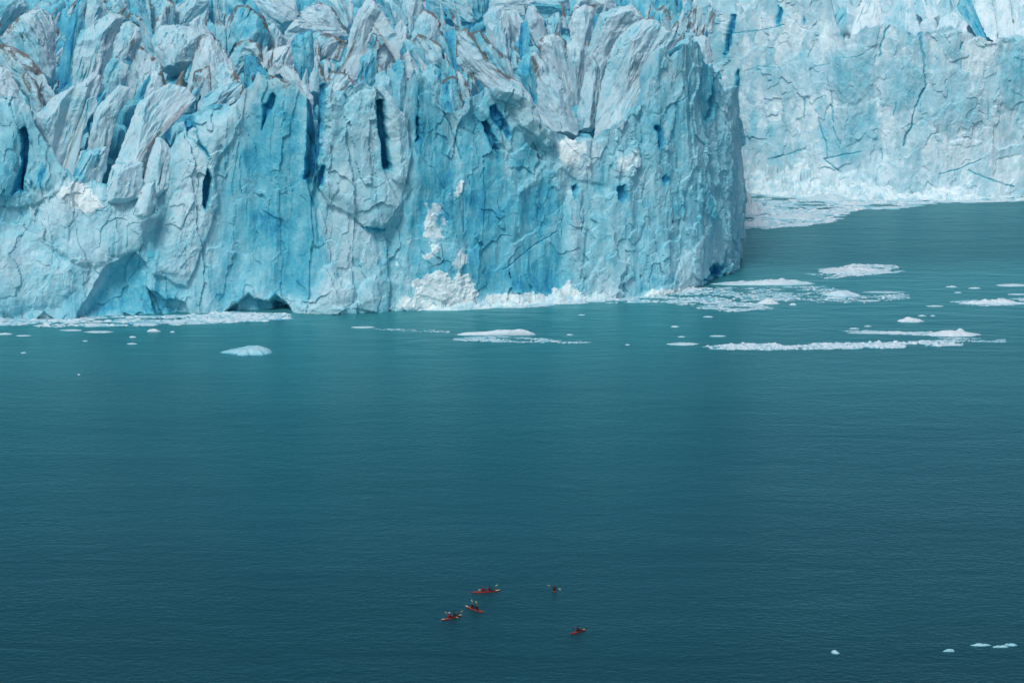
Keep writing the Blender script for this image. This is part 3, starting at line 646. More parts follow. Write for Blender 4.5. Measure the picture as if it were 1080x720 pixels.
FAR_SERACS = [([(864,46),(880,17),(893,5),(894,22),(885,37),(871,50)],.40,.1),([(898,38),(903,8),(912,-5),(926,-5),(931,12),(925,28),(909,46)],.08,.3),([(928,36),(936,14),(948,-5),(960,0),(966,16),(971,34),(954,50)],.10,.2),
 ([(962,10),(968,-6),(984,-6),(989,16),(978,24)],.06,.2),([(986,36),(991,20),(1005,12),(1020,24),(1020,40),(1000,44)],.03,.05),([(1008,8),(1014,-6),(1024,0),(1032,20),(1042,42),(1031,40),(1020,22)],.62,.3),
 ([(1026,6),(1032,-6),(1046,-6),(1051,30),(1051,46),(1041,38)],.05,.2),([(1050,42),(1049,0),(1054,-6),(1066,-6),(1069,38)],.06,.5),([(1068,42),(1069,-6),(1092,-6),(1092,44)],.1,.4),
([(1090,44),(1091,-6),(1120,-6),(1120,44)],.1,.3)]
for i, (poly, bl, dt) in enumerate(FAR_SERACS):
    serac(poly, bl, dt, far, 400+i, far_surf, ICE_FAR, .6, R(38), .22, 1, 7.0)
xs = np.arange(30, 370, 1.2); qs = np.arange(14.0, 420, 1.5)
XX, QQ = np.meshgrid(xs, qs, indexing='ij'); YY = far_front(XX)+QQ; GP = np.stack([XX, YY, XX*0], -1).reshape(-1, 3)
sh = GP*np.array([1, .5, 1]); cc, ee, r_ = cells(sh, 8, 71, .6)
z = far_z(QQ.ravel()-4) - 3 + 4*cc*.6 - 5*sstep(.2, .02, ee) + 1.5*ridged(GP, 6, 3, 18) + .6*fbm(GP, 2.5, 3, 19)
np_mesh('ice_surface', np.stack([XX.ravel(), YY.ravel(), z], -1), grid_quads(len(xs), len(qs)), ICE_FAR, far, dict(blue=.25+.2*(r_-.5), snow=np.full(len(z), .2), dirt=.15+.2*fbm(GP, 8, 3, 78)))

# crushed ice piled at the foot of the walls
def apron(prof, line, parent, mat, run, seed, step=.4):
    us = np.linspace(prof[0][0], prof[-1][0], 700)
    Hs = np.interp(us, [p[0] for p in prof], [p[1] for p in prof])
    ub, _ = to_px(line); k = len(ub)
    x = np.interp(us, ub, line[:, 0]); y = np.interp(us, ub, line[:, 1])
    t = np.linspace(0, 1, 34)
    w = run*(.35+.65*Hs/max(Hs))
    X = np.repeat(x[:, None], 34, 1); Y = y[:, None] + 4 - (w[:, None]+4)*t[None, :]
    P = np.stack([X, Y, X*0], -1).reshape(-1, 3)
    c, _, r = cells(P, 2.2, seed, .6); c2, _, _ = cells(P, 5, seed+1, .5)
    z = Hs[:, None]*(1-t[None, :])**.8*1.1
    z = z.ravel()*(1+.55*c2) + np.clip(z.ravel(), 0, 1.5)*(.55*c + .5*fbm(P, 3, 3, seed+2)) + .3*fbm(P, 6, 3, seed+3)*np.repeat(np.clip(Hs, 0, 1), 34) - .25
    P[:, 2] = z
    np_mesh('rubble_apron', P, grid_quads(700, 34), mat, parent, dict(blue=.10+.3*(r-.5)+.2*sstep(.8, .1, z), snow=.42+.3*fbm(P, 5, 3, seed+4), dirt=z*0, weather=z*0), smooth=False)
apron([(760,7),(800,8.5),(830,10),(850,7.5),(885,6),(910,7),(935,5),(960,2),(984,3.5),(1005,5.5),(1022,4),(1034,1),(1080,.4)], far_line, far, ICE_FAR, 17, 500)
apron([(330,.1),(400,.6),(430,.8),(458,3),(484,5.5),(505,4.2),(545,2),(575,2.4),(590,4.5),(606,3.4),(636,4.5),(652,1.6),(690,3.4),(715,2.6),(733,1.6),(741,.2)], wall_line, glacier, ICE, 5, 510)
# ------------------------------------------------------------------ floating ice
def floe(name, u0, u1, v, hpx, label, blue=.15, depth=None, seed=1, group=None, peak=.5, flat=1.0, rough=.5, yaw=0.0, taper=0.0):
    a, b = on_water(u0, v), on_water(u1, v); Lx = np.hypot(*(b-a)[:2]); mpp = Lx/max(1e-3, (u1-u0))
    D = depth if depth else min(max(Lx*.32, 1.0), 7.0)
    H = max(.25, hpx*(.66 if hpx < 7 else .9)*mpp - D*.16)
    nt = int(np.clip(Lx*2.2*3.14/.45, 26, 150)); nr = int(np.clip(max(Lx, D)/.45/1.6, 7, 26))
    th = np.linspace(0, 2*math.pi, nt, endpoint=False); r = np.linspace(.03, 1, nr)
    P0 = np.stack([np.cos(th)*1.6, np.sin(th)*1.6, np.full(nt, seed*7.3)], -1)
    rad = 1 + .34*fbm(P0, .9, 5, seed, .6)
    rad = rad/np.max(rad)
    x = np.cos(th)[:, None]*r[None, :]*rad[:, None]; y = np.sin(th)[:, None]*r[None, :]*rad[:, None]
    y = y*(1 - taper*x*.5) if taper else y
    X = x*Lx/2; Y = y*D/2
    q = np.stack([X.ravel(), Y.ravel()*1.3, np.full(X.size, seed*3.1)], -1)
    prof = (1-r**(2.2*flat+.6))[None, :]*np.ones((nt, 1))
    px = np.exp(-((x-(peak*2-1))/.75)**2)*.65 + .35
    lump = np.clip(.75 + rough*(1.3*fbm(q, max(1.2, Lx*.10), 5, seed+4, .6) + .5*ridged(q, max(1.5, Lx*.16), 2, seed+5)-.2), .12, 2.0)
    c, e, _ = cells(q, max(1.2, Lx*.12), seed+6, .5)
    Z = H*prof*px*(lump + rough*.35*c).reshape(nt, nr) + .12
    top = np.quantile(Z, .995); Z = Z*H/max(top, .1)
    Z[:, -1] = .02
    sk = np.stack([X[:, -1]*1.0, Y[:, -1], np.full(nt, -.8)], -1)[:, None]
    V = np.concatenate([np.stack([X, Y, Z], -1), sk], 1)
    V[:, 0] = V[:, 0].mean(0)
    nrm = V.reshape(-1, 3).copy()
    V = V.reshape(-1, 3); V += .12*min(1, H)*np.stack([fbm(nrm+9, 1.1, 3, seed+k) for k in (30, 31, 32)], -1)
    wet = sstep(.7, .05, V[:, 2])
    o = np_mesh(name, V, grid_quads(nt, nr+1, True), FLOE, None, dict(blue=blue + .28*wet + .25*fbm(nrm, max(2, Lx*.2), 3, seed+8)))
    c_ = (a+b)/2
    o.location = (c_[0], c_[1]+D*.42, 0); o.rotation_euler = (0, 0, yaw)
    return tag(o, label, 'iceberg' if H > 2.2 else 'ice floe', group)

FLOES = [
 dict(name='ice_floe', u0=228, u1=288, v=375, hpx=13, label='low flat pale blue ice slab drifting alone below the ice cave', blue=.58, depth=9, peak=.7, flat=2.2, rough=.16, taper=-.8, yaw=-.05),
 dict(name='ice_floe', u0=474, u1=567, v=354, hpx=8.5, label='long log-shaped white ice floe with a thicker right end', blue=.10, depth=3.2, peak=.86, flat=2.6, rough=.16),
 dict(name='ice_floe', u0=368, u1=397, v=346, hpx=3.4, label='thin white ice floe left of the long log-shaped floe', blue=.05, peak=.4),
 dict(name='ice_floe', u0=702, u1=738, v=364, hpx=5, label='narrow white ice floe at the left tip of the long brash line', blue=.06, peak=.55, flat=1.6),
 dict(name='iceberg', u0=970, u1=1043, v=355, hpx=9, label='white wedge-shaped ice mound with a small knob beside the brash line', blue=.04, depth=6, peak=.45, flat=.6, rough=.25),
 dict(name='ice_floe', u0=890, u1=986, v=352, hpx=5, label='thin ragged ice strip tapering left from the wedge-shaped mound', blue=.10, depth=2.6, peak=.55, rough=.9),
 dict(name='ice_floe', u0=946, u1=977, v=340, hpx=7, label='chunky white ice floe above the wedge-shaped mound', blue=.03, peak=.4, flat=1.6, rough=.4),
 dict(name='ice_floe', u0=968, u1=978, v=333.5, hpx=2.6, label='small white ice piece, left one of a pair above the chunky floe', blue=.05),
 dict(name='ice_floe', u0=981, u1=987, v=333.5, hpx=2.4, label='tiny white ice piece, right one of a pair above the chunky floe', blue=.05),
 dict(name='ice_floe', u0=1006, u1=1086, v=321, hpx=8, label='long lumpy white ice strip at the right edge of the photo', blue=.06, depth=3.5, peak=.7, rough=.7),
 dict(name='iceberg', u0=865, u1=911, v=313, hpx=10, label='smooth pale blue dome-shaped iceberg among the brash ice', blue=.28, depth=7, peak=.55, flat=.8, rough=.14),
 dict(name='ice_floe', u0=870, u1=890, v=315, hpx=4, label='small white ice ledge at the foot of the blue dome', blue=.02),
 dict(name='iceberg', u0=743, u1=868, v=301, hpx=9.5, label='long knobbly pale blue iceberg lying off the glacier corner', blue=.24, depth=6, peak=.78, flat=1.6, rough=.8),
 dict(name='ice_floe', u0=858, u1=947, v=289, hpx=10, label='broad flat raft of grey-white ice, farthest out in the inlet', blue=.10, depth=13, peak=.55, flat=2.4, rough=1.0),
 dict(name='ice_floe', u0=1050, u1=1090, v=302, hpx=5.5, label='white ice floe cut off by the right edge, above the lumpy strip', blue=.04, peak=.5, rough=.6),
 dict(name='iceberg', u0=795, u1=823, v=321, hpx=8, label='ragged white ice hummock left of the blue dome', blue=.04, peak=.6, rough=.7),
 dict(name='ice_floe', u0=832, u1=841, v=322, hpx=4, label='small rounded white ice lump between hummock and blue dome', blue=.03),
 dict(name='ice_floe', u0=997, u1=1011, v=303, hpx=3.4, label='small flat white floe, left one of two out on dark water', blue=.08),
 dict(name='ice_floe', u0=1021, u1=1036, v=304.5, hpx=3, label='small thin white floe, right one of two out on dark water', blue=.05),
 dict(name='ice_floe', u0=1006, u1=1015, v=309, hpx=2.2, label='tiny ice scrap just below the two small floes on dark water', blue=.12),
 dict(name='ice_floe', u0=905, u1=960, v=309, hpx=3.4, label='thin streak of ice to the right of the blue dome', blue=.15, depth=3, rough=1.0),
 dict(name='ice_floe', u0=905, u1=930, v=318, hpx=3.4, label='thin white ice patch below the streak right of the dome', blue=.08, rough=.9),
 dict(name='ice_floe', u0=976, u1=998, v=323.5, hpx=3, label='narrow white ice sliver above the chunky floe', blue=.05, rough=.6),
 dict(name='ice_floe', u0=1062, u1=1084, v=311, hpx=2.6, label='small ice scrap at the right edge above the lumpy strip', blue=.08),
 dict(name='ice_floe', u0=153, u1=170, v=350, hpx=6, label='small rounded white ice lump below the brash at the left wall', blue=.03, peak=.5),
 dict(name='ice_floe', u0=179, u1=184.5, v=350.5, hpx=2.6, label='tiny ice piece right of the rounded lump near the left wall', blue=.05),
 dict(name='ice_floe', u0=135, u1=144, v=356, hpx=2.8, label='tiny ice sliver, upper one of a pair below the left brash', blue=.05),
 dict(name='ice_floe', u0=133, u1=145, v=363, hpx=2.8, label='tiny ice sliver, lower one of a pair below the left brash', blue=.05),
 dict(name='ice_floe', u0=86, u1=93, v=360, hpx=2, label='faint ice scrap on open water below the left brash', blue=.2),
 dict(name='ice_floe', u0=-6, u1=14, v=353, hpx=3.6, label='flat ice floe cut off by the left edge below the brash', blue=.08),
 dict(name='ice_floe', u0=15, u1=33, v=354.5, hpx=2, label='thin ice smear beside the floe at the left edge', blue=.2, rough=.9),
 dict(name='ice_floe', u0=62, u1=88, v=349, hpx=2.4, label='narrow ice strip, left one of two under the left brash', blue=.1),
 dict(name='ice_floe', u0=86, u1=121, v=351, hpx=4, label='long narrow ice strip, right one of two under the left brash', blue=.06, rough=.6),
 dict(name='ice_floe', u0=21, u1=28, v=372.5, hpx=2.4, label='tiny white speck of ice alone at the far left', blue=.1),
 dict(name='ice_floe', u0=81, u1=85, v=395.5, hpx=2.4, label='tiny white speck of ice, nearest one below the left wall', blue=.05),
 dict(name='ice_floe', u0=741, u1=753, v=334.5, hpx=2.2, label='small flat ice piece on the calm water off the corner', blue=.08),
 dict(name='ice_floe', u0=707, u1=717, v=345, hpx=3, label='small bright ice piece below the glacier corner', blue=.02),
 dict(name='ice_floe', u0=714, u1=724, v=355.5, hpx=2, label='thin ice piece just above the narrow floe', blue=.1),
 dict(name='ice_floe', u0=748, u1=768, v=355, hpx=2.6, label='thin ice strip above the left part of the brash line', blue=.1),
 dict(name='ice_floe', u0=597, u1=605, v=353.5, hpx=2.4, label='tiny ice piece right of the long log-shaped floe', blue=.06),
 dict(name='ice_floe', u0=609, u1=618, v=332.5, hpx=1.8, label='tiny ice piece on calm water under the wall centre', blue=.1),
 dict(name='ice_floe', u0=659, u1=665, v=364, hpx=2.2, label='tiny ice piece left of the narrow floe', blue=.08),
 dict(name='ice_floe', u0=895, u1=907, v=347, hpx=3, label='small ragged ice piece above the thin ragged strip', blue=.1, rough=.9),
 dict(name='ice_floe', u0=911, u1=920, v=344.5, hpx=2.4, label='tiny ice piece at the top of the thin ragged strip', blue=.08),
 dict(name='iceberg', u0=842, u1=908, v=213, hpx=13, label='pale blue iceberg grounded at the foot of the far glacier wall', blue=.30, depth=12, peak=.5, flat=.8, rough=.3),
 dict(name='iceberg', u0=770, u1=810, v=226, hpx=30, label='grubby cracked ice block beside the near glacier corner', blue=.12, depth=16, peak=.35, flat=1.0, rough=.7),
 dict(name='ice_floe', u0=806, u1=880, v=232, hpx=11, label='flat blue-white floe at the outer edge of the far brash', blue=.22, depth=14, peak=.5, flat=1.8, rough=.7),
 dict(name='ice_floe', u0=770, u1=815, v=239, hpx=9, label='white floe at the near edge of the far brash apron', blue=.1, depth=9, peak=.4, flat=1.6, rough=.8),
 dict(name='ice_floe', u0=880, u1=925, v=217, hpx=7, label='white ice mound right of the grounded blue iceberg', blue=.10, depth=8, peak=.4, rough=.6),
 dict(name='ice_floe', u0=926, u1=963, v=219.5, hpx=4, label='low white floe off the far wall, pointing right', blue=.08, depth=5, rough=.6),
 dict(name='ice_floe', u0=985, u1=1070, v=213.5, hpx=5, label='long white ice shelf along the foot of the far wall', blue=.08, depth=6, flat=1.8, rough=.5),
 dict(name='ice_floe', u0=876, u1=886.5, v=689, hpx=6.5, label='tilted white ice chunk alone at the bottom of the photo', blue=.3, depth=.9, peak=.25, flat=.6, rough=.5, yaw=-.3),
 dict(name='ice_floe', u0=994, u1=1008, v=687, hpx=5.5, label='small grey-white ice shard with an upright tip near the corner', blue=.35, depth=.6, peak=.9, flat=.5, rough=.5),
 dict(name='ice_floe', u0=1023, u1=1047, v=681, hpx=5, label='pale ice sliver, left one of three in the lower right corner', blue=.4, depth=.8, peak=.5, flat=1.2, rough=.6),
 dict(name='ice_floe', u0=1046, u1=1066, v=682.5, hpx=4, label='white ice sliver, middle one of three in the lower right corner', blue=.3, depth=.7, peak=.4, rough=.7),
 dict(name='ice_floe', u0=1058, u1=1074, v=681, hpx=4.5, label='thin ice sliver, right one of three in the lower right corner', blue=.42, depth=.7, peak=.5, rough=.9),
]
for i, f in enumerate(FLOES):
    floe(seed=i+2, **f)
knob = floe('ice_floe', 1008, 1018, 352, 5.5, 'small ice knob', blue=.04, seed=91, flat=2.0, depth=2.2)
mound = [o for o in COL.objects if o.get('label', '').startswith('white wedge-shaped')][0]
for kx in ('label', 'category'): del knob[kx]
knob.name = 'ice_knob'; kl = knob.location.copy(); knob.parent = mound; knob.location = (kl.x-mound.location.x, kl.y-mound.location.y-.3, .9)

ICO = bmesh.new(); bmesh.ops.create_icosphere(ICO, subdivisions=2, radius=1); IV = np.array([v.co[:] for v in ICO.verts]); IF = np.array([[v.index for v in f.verts] for f in ICO.faces]); ICO.free()
CRUMBS = [IV*(1+.5*fbm(IV+np.random.default_rng(k).uniform(0, 99, 3), .8, 2, k)[:, None]) for k in range(48)]
def brash(band, n, smin, smax, label, seed, blue=.12, tall=.32, wide=1.6):
    """a drift of countless ice crumbs: one object"""
    rg = np.random.default_rng(seed); bp = np.array(band, float)
    W = on_water(bp[:, 0], bp[:, 1])[:, :2]; lo, hi = W.min(0), W.max(0)
    V, F, B = [], [], []; k = 0; got = 0
    wp = [tuple(w) for w in W]; n = int(n*2.5); smax *= .66; smin *= .8
    p = rg.uniform(lo, hi, (n*14, 2)); p = p[inside(p[:, 0], p[:, 1], wp)]
    cl = fbm(np.stack([p[:, 0]*.6, p[:, 1]*1.6, np.full(len(p), seed)], -1), 7, 3, seed)
    p = p[cl > .0 + rg.uniform(-.25, .25, len(p))][:n]
    for q2 in p:
        s = smin*(smax/smin)**(rg.uniform(0, 1)**2.2); pan = rg.uniform() < .38      # thin pans of slush between the crumbs
        q = CRUMBS[rg.integers(len(CRUMBS))]
        q = q*(np.array([s*2.8, s*rg.uniform(1.2, 2.2), .07]) if pan else np.array([s*rg.uniform(1, wide), s*rg.uniform(.8, 1.2), s*tall*rg.uniform(.4, 1.8)]))
        a = rg.uniform(0, 6.28); c, sn = math.cos(a), math.sin(a)
        if pan: c, sn = 1.0, rg.uniform(-.15, .15)
        q = np.stack([q[:, 0]*c-q[:, 1]*sn*.8, q[:, 0]*sn*.6+q[:, 1]*c, q[:, 2]], -1) + np.array([q2[0], q2[1], .04])
        F.append(IF+len(V)*len(IV)); V.append(q); B.append(np.full(len(IV), blue+(rg.uniform(.2, .75) if pan else rg.uniform(-.12, .3))))
    o = np_mesh('brash_ice', np.concatenate(V), np.concatenate(F), FLOE, None, dict(blue=np.concatenate(B)), smooth=False)
    return tag(o, label, 'brash ice', kind='stuff')
brash([(-30,333),(60,334),(180,333),(240,330),(305,331),(308,337),(240,341),(170,343),(60,345),(-30,342)], 900, .22, 1.9, 'belt of brash ice along the foot of the left wall', 1)
brash([(230,329),(300,331),(306,335),(240,339),(180,340)], 260, .3, 1.8, 'brash ice drifting at the mouth of the ice cave', 2)
brash([(474,357),(520,354.5),(570,357),(626,361),(600,362),(540,361),(480,359)], 260, .18, .8, 'crumbled ice line just below the long log-shaped floe', 3)
brash([(395,346),(474,349),(474,351),(395,348)], 50, .15, .5, 'thin crumb line left of the log-shaped floe', 4)
brash([(735,366),(770,363),(830,362.5),(900,362),(960,361),(1000,358.5),(1018,361),(1015,364),(960,367),(880,368),(800,369),(745,368)], 950, .2, 1.3, 'long line of brash ice reaching across the right side', 5, .06, .6)
brash([(990,356),(1060,357),(1060,361),(1000,360)], 120, .15, .6, 'loose crumbs right of the brash line', 6)
brash([(655,309),(735,305),(745,303),(780,309),(840,312),(845,316),(760,318),(700,319),(640,320)], 620, .2, 1.2, 'grey brash ice at the foot of the glacier corner', 7, .16)
brash([(700,318),(760,317),(805,321),(815,326),(770,329),(720,323)], 320, .2, 1.1, 'brash ice band in front of the glacier corner', 8, .1)
brash([(745,303),(865,301),(912,312),(960,309),(958,315),(900,321),(830,318),(760,312)], 520, .2, .9, 'scattered brash ice around the blue dome', 9, .14)
brash([(855,289),(900,279),(945,279),(950,287),(905,291),(870,294)], 420, .25, 1.3, 'brash ice round the flat raft in the inlet', 10, .1)
brash([(765,198),(830,203),(905,206),(1000,207),(1080,209),(1080,212),(985,214),(962,219),(900,222),(880,232),(872,236),(815,241),(765,243)], 1500, .35, 2.6, 'apron of brash ice below the far glacier wall', 11, .12)
brash([(880,348),(985,350),(975,354),(905,351)], 160, .2, .8, 'ice crumbs along the thin ragged strip', 12)
brash([(1000,318),(1085,314),(1085,321),(1030,323)], 160, .2, .9, 'ice crumbs along the lumpy strip at the right edge', 13)
brash([(500,322),(560,320),(620,315),(735,303),(742,306),(640,318),(560,324),(500,325)], 380, .3, 1.5, 'fallen ice crumbs at the waterline under the wall centre', 14, .06)
# ------------------------------------------------------------------ kayaks, paddlers, paddles
M_RED = plain('kayak_red', (.30, .020, .010), .55); M_ORG = plain('kayak_orange', (.36, .06, .018), .55); M_PALE = plain('kayak_pale_yellow', (.72, .58, .32), .4)
M_BLK = plain('black_rubber', (.02, .02, .022), .6); M_BLADE = plain('blade_pale_yellow', (.52, .50, .32), .4); M_BLADE2 = plain('blade_ochre', (.38, .27, .08), .4); M_BLADED = plain('blade_dark', (.02, .035, .035), .4)
M_SKIN = plain('skin', (.30, .17, .12), .5); M_MAR = plain('maroon_jacket', (.13, .006, .022), .9); M_NAVY = plain('navy_jacket', (.006, .008, .014), .9); M_VRED = plain('red_life_vest', (.09, .008, .010), .9); M_VDK = plain('dark_life_vest', (.008, .010, .016), .9); M_VDM = plain('dark_maroon_life_vest', (.035, .004, .010), .9); M_HAT = plain('pale_hat', (.55, .52, .47), .8); M_HATD = plain('dark_hat', (.015, .015, .02), .8); M_ALU = plain('paddle_shaft', (.05, .05, .05), .4)

def loft(rings, close=True):
    bm = bmesh.new(); rv = [[bm.verts.new(p) for p in r] for r in rings]
    n = len(rings[0])
    for a, b in zip(rv, rv[1:]):
        for i in range(n if close else n-1): bm.faces.new((a[i], a[(i+1) % n], b[(i+1) % n], b[i]))
    if close:
        bm.faces.new(rv[0][::-1]); bm.faces.new(rv[-1])
    bmesh.ops.recalc_face_normals(bm, faces=bm.faces)
    return bm
def torus(rx, ry, r, z, cy, n=20, m=6):
    bm = bmesh.new(); vs = []
    for i in range(n):
        a = 2*math.pi*i/n
        vs.append([bm.verts.new((math.cos(a)*(rx+r*math.cos(b)), cy+math.sin(a)*(ry+r*math.cos(b)), z+r*math.sin(b))) for b in (2*math.pi*j/m for j in range(m))])
    for i in range(n):
        for j in range(m): bm.faces.new((vs[i][j], vs[(i+1) % n][j], vs[(i+1) % n][(j+1) % m], vs[i][(j+1) % m]))
    return bm
UNIT = 1.28; HULL = (.95, 1.28, .95)      # scene units per metre
def kayak(loc, rz, Lk, seats, label, pale_bow, pale_stern=False, cat='kayak'):
    Lk /= UNIT; k = empty('kayak', loc, rz); k.scale = HULL; tag(k, label, cat, 'red sea kayaks paddling on the lake')
    ts = np.linspace(-1, 1, 31)
    def half(t): return .29*(1-abs(t)**2.3)**.85 + .012
    def keel(t): return -.13 + .30*abs(t)**5
    def gun(t): return .17 + .17*abs(t)**3.2
    hull, deck = [], []
    for t in ts:
        w, y = half(t), t*Lk/2
        hull.append([(w*math.cos(a), y, gun(t) + (gun(t)-keel(t))*math.sin(a)*(abs(math.sin(a))**-.25 if math.sin(a) else 1)) for a in np.linspace(-math.pi, 0, 11)])
        deck.append([(w*math.cos(a)*1.02, y, gun(t)+.004 + (.13*(1-abs(t)**2)+.012)*math.sin(a)) for a in np.linspace(0, math.pi, 9)])
    bm_obj('hull', loft(hull), M_RED, k, True)
    bm_obj('deck', loft(deck), M_ORG if pale_stern else M_RED, k, True)
    for end, on in ((1, pale_bow), (-1, pale_stern)):
        if not on: continue
        tt = np.linspace(.68, .985, 10)*end
        rr = [[(half(t)*math.cos(a)*1.05, t*Lk/2, gun(t)+.016 + (.13*(1-t*t)+.016)*math.sin(a)) for a in np.linspace(0, math.pi, 9)] for t in tt]
        bm_obj('bow_panel' if end > 0 else 'stern_panel', loft(rr), M_PALE, k, True)
    for sy in seats:
        bm_obj('cockpit_rim', torus(.23, .42, .03, .31, sy*Lk/2+.12), M_BLK, k, True)
        bmk = bmesh.new(); bmesh.ops.create_circle(bmk, cap_ends=True, segments=20, radius=1)
        for v in bmk.verts: v.co = (v.co.x*.22, v.co.y*.41 + sy*Lk/2+.12, .315)
        bm_obj('spray_deck', bmk, M_BLK, k)
    for sy in (-.62, .60):
        bmh = torus(.11, .17, .016, gun(sy)+.125*(1-sy*sy), sy*Lk/2, 14, 5); bm_obj('hatch_rim', bmh, M_BLK, k, True)
    return k

def skin_body(bones, mats, split):
    """bones: dict name -> (pos, radius, parent). One continuous skinned figure."""
    names = list(bones); ix = {n: i for i, n in enumerate(names)}
    me = bpy.data.meshes.new('person'); me.from_pydata([bones[n][0] for n in names], [(ix[bones[n][2]], ix[n]) for n in names if bones[n][2]], [])
    ob = bpy.data.objects.new('person', me); COL.objects.link(ob)
    sk = ob.modifiers.new('s', 'SKIN'); sk.use_smooth_shade = True; sk.branch_smoothing = .6
    if not me.skin_vertices: me.skin_vertices.new()
    for n in names:
        sv = me.skin_vertices[0].data[ix[n]]; r = bones[n][1]; sv.radius = r if isinstance(r, tuple) else (r, r); sv.use_root = (n == 'pelvis')
    ss = ob.modifiers.new('u', 'SUBSURF'); ss.levels = 1; ss.render_levels = 1
    dg = bpy.context.evaluated_depsgraph_get(); dg.update()
    m2 = bpy.data.meshes.new_from_object(ob.evaluated_get(dg)); ob.modifiers.clear(); ob.data = m2; m2.name = 'person'
    m2.materials.clear()
    for m in mats: m2.materials.append(m)
    for p in m2.polygons: p.material_index = split(p.center); p.use_smooth = True
    return ob
def paddler(base, rz, pdir, label, plabel, jacket, vest, hat, blades, lean=0.0, turn=0.0):
    """base: seat point; rz: kayak heading; pdir: world direction of the paddle shaft"""
    c, s = math.cos(-rz), math.sin(-rz)
    d = Vector((pdir[0]*c-pdir[1]*s, pdir[0]*s+pdir[1]*c, pdir[2])).normalized()
    if d.x < 0: d = -d; blades = blades[::-1]
    pc = Vector((0, .46, .42))
    B = {'pelvis': ((0, 0, .02), (.17, .14), None), 'waist': ((0, .01+lean*.2, .20), (.155, .115), 'pelvis'), 'chest': ((0, .02+lean*.6, .40), (.185, .125), 'waist'), 'shoulders': ((0, .02+lean*.8, .52), (.13, .09), 'chest'),
         'neck': ((0, .03+lean, .60), .058, 'shoulders'), 'jaw': ((turn*.02, .055+lean, .68), (.070, .078), 'neck'), 'brow': ((turn*.02, .045+lean, .77), (.082, .098), 'jaw'), 'crown': ((0, .03+lean, .85), (.062, .075), 'brow'),
         'nose': ((turn*.05, .165+lean, .725), .016, 'jaw')}
    for sx, nm in ((-1, 'left'), (1, 'right')):
        hp = pc + d*(.36*sx); sh = Vector((sx*.19, .02+lean*.8, .51)); mid = (sh+hp)/2 + Vector((sx*.10, -.05, -.13))
        back = (hp-mid).normalized()
        B[nm+'_shoulder'] = (tuple(sh), .072, 'shoulders'); B[nm+'_elbow'] = (tuple(mid), .052, nm+'_shoulder'); B[nm+'_wrist'] = (tuple(hp-back*.085), .034, nm+'_elbow'); B[nm+'_palm'] = (tuple(hp-back*.035+Vector((0, 0, .012))), (.040, .026), nm+'_wrist')
        up = Vector((0, .3, 1)) - d*d.dot(Vector((0, .3, 1))); up.normalize(); fw = d.cross(up)*(1 if d.cross(up).y > 0 else -1)
        for q in range(4):                                   # four fingers over the shaft, the thumb under it
            o = hp + d*((q-1.5)*.021)
            ln = (.9, 1.05, 1.0, .82)[q]
            B[f'{nm}_finger{q}a'] = (tuple(o + up*.026*ln - fw*.004), .0095, nm+'_palm'); B[f'{nm}_finger{q}b'] = (tuple(o + fw*.030*ln + up*.010), .0088, f'{nm}_finger{q}a'); B[f'{nm}_finger{q}c'] = (tuple(o + fw*.018*ln - up*.022), .0080, f'{nm}_finger{q}b')
        o = hp - d*(.030*sx)
        B[nm+'_thumb_a'] = (tuple(o - up*.022 - fw*.016), .0105, nm+'_palm'); B[nm+'_thumb_b'] = (tuple(o - up*.026 + fw*.010), .0095, nm+'_thumb_a')
        B[nm+'_knee'] = ((sx*.16, .42, .13), .075, None); B[nm+'_knee'] = ((sx*.16, .42, .08), .070, 'pelvis'); B[nm+'_ankle'] = ((sx*.10, .84, -.02), .045, nm+'_knee'); B[nm+'_foot'] = ((sx*.10, .90, .06), .036, nm+'_ankle')
    hands = [pc + d*.36*x for x in (-1, 1)]
    def split(ct):
        if min((ct-h).length for h in hands) < .085: return 1
        return 1 if ct.z > .625 and abs(ct.x) < .13 else 0
    p = skin_body(B, [jacket, M_SKIN], split); p.name = 'person'
    p.location = base; p.rotation_euler = (0, 0, rz); p.scale = (1.42,)*3; tag(p, label, 'person', 'kayakers on the lake')
    # life vest: a shell round the chest
    rings = []
    for z, rx, ry in ((.10, .175, .135), (.13, .205, .16), (.30, .22, .172), (.44, .215, .165), (.505, .165, .12), (.52, .12, .085)):
        ly = .015 + lean*.6*(z/.4)
        rings.append([(rx*math.cos(a), ly+ry*math.sin(a), z) for a in np.linspace(0, 2*math.pi, 20, endpoint=False)])
    bm_obj('life_vest', loft(rings), vest, p, True)
    rings = [[(r_*1.0*math.cos(a), .04+lean+r_*1.18*math.sin(a), z) for a in np.linspace(0, 2*math.pi, 16, endpoint=False)] for z, r_ in ((.762, .122), (.775, .124), (.785, .092), (.84, .086), (.88, .06), (.90, .02))]
    bm_obj('hat', loft(rings), hat, p, True)
    # paddle held across the lap
    pad = empty('paddle', base, rz); pad.scale = (1.25,)*3; tag(pad, plabel, 'paddle', 'paddles held by the kayakers')
    up = Vector((0, 0, 1)); q = d.to_track_quat('X', 'Z').to_matrix()
    n = 10; rings = [[tuple(pc + q @ Vector((x, .016*math.cos(a), .016*math.sin(a)))) for a in np.linspace(0, 2*math.pi, n, endpoint=False)] for x in np.linspace(-.82, .82, 9)]
    bm_obj('shaft', loft(rings), M_ALU, pad, True)
    for sx, bmat in ((-1, blades[0]), (1, blades[1])):
        rings = []
        for t in np.linspace(0, 1, 12):
            x = sx*(.74 + .50*t); w = .018 + .105*math.sin(math.pi*min(1, t*.92+.03))**.6*(.55+.45*t); th_ = .014*(1-.6*t)
            rings.append([tuple(pc + q @ Vector((x, th_*math.sin(a) + .03*sx*sx*t*(1-t), w*math.cos(a)))) for a in np.linspace(0, 2*math.pi, 12, endpoint=False)])
        bm_obj('blade', loft(rings), bmat, pad, True)
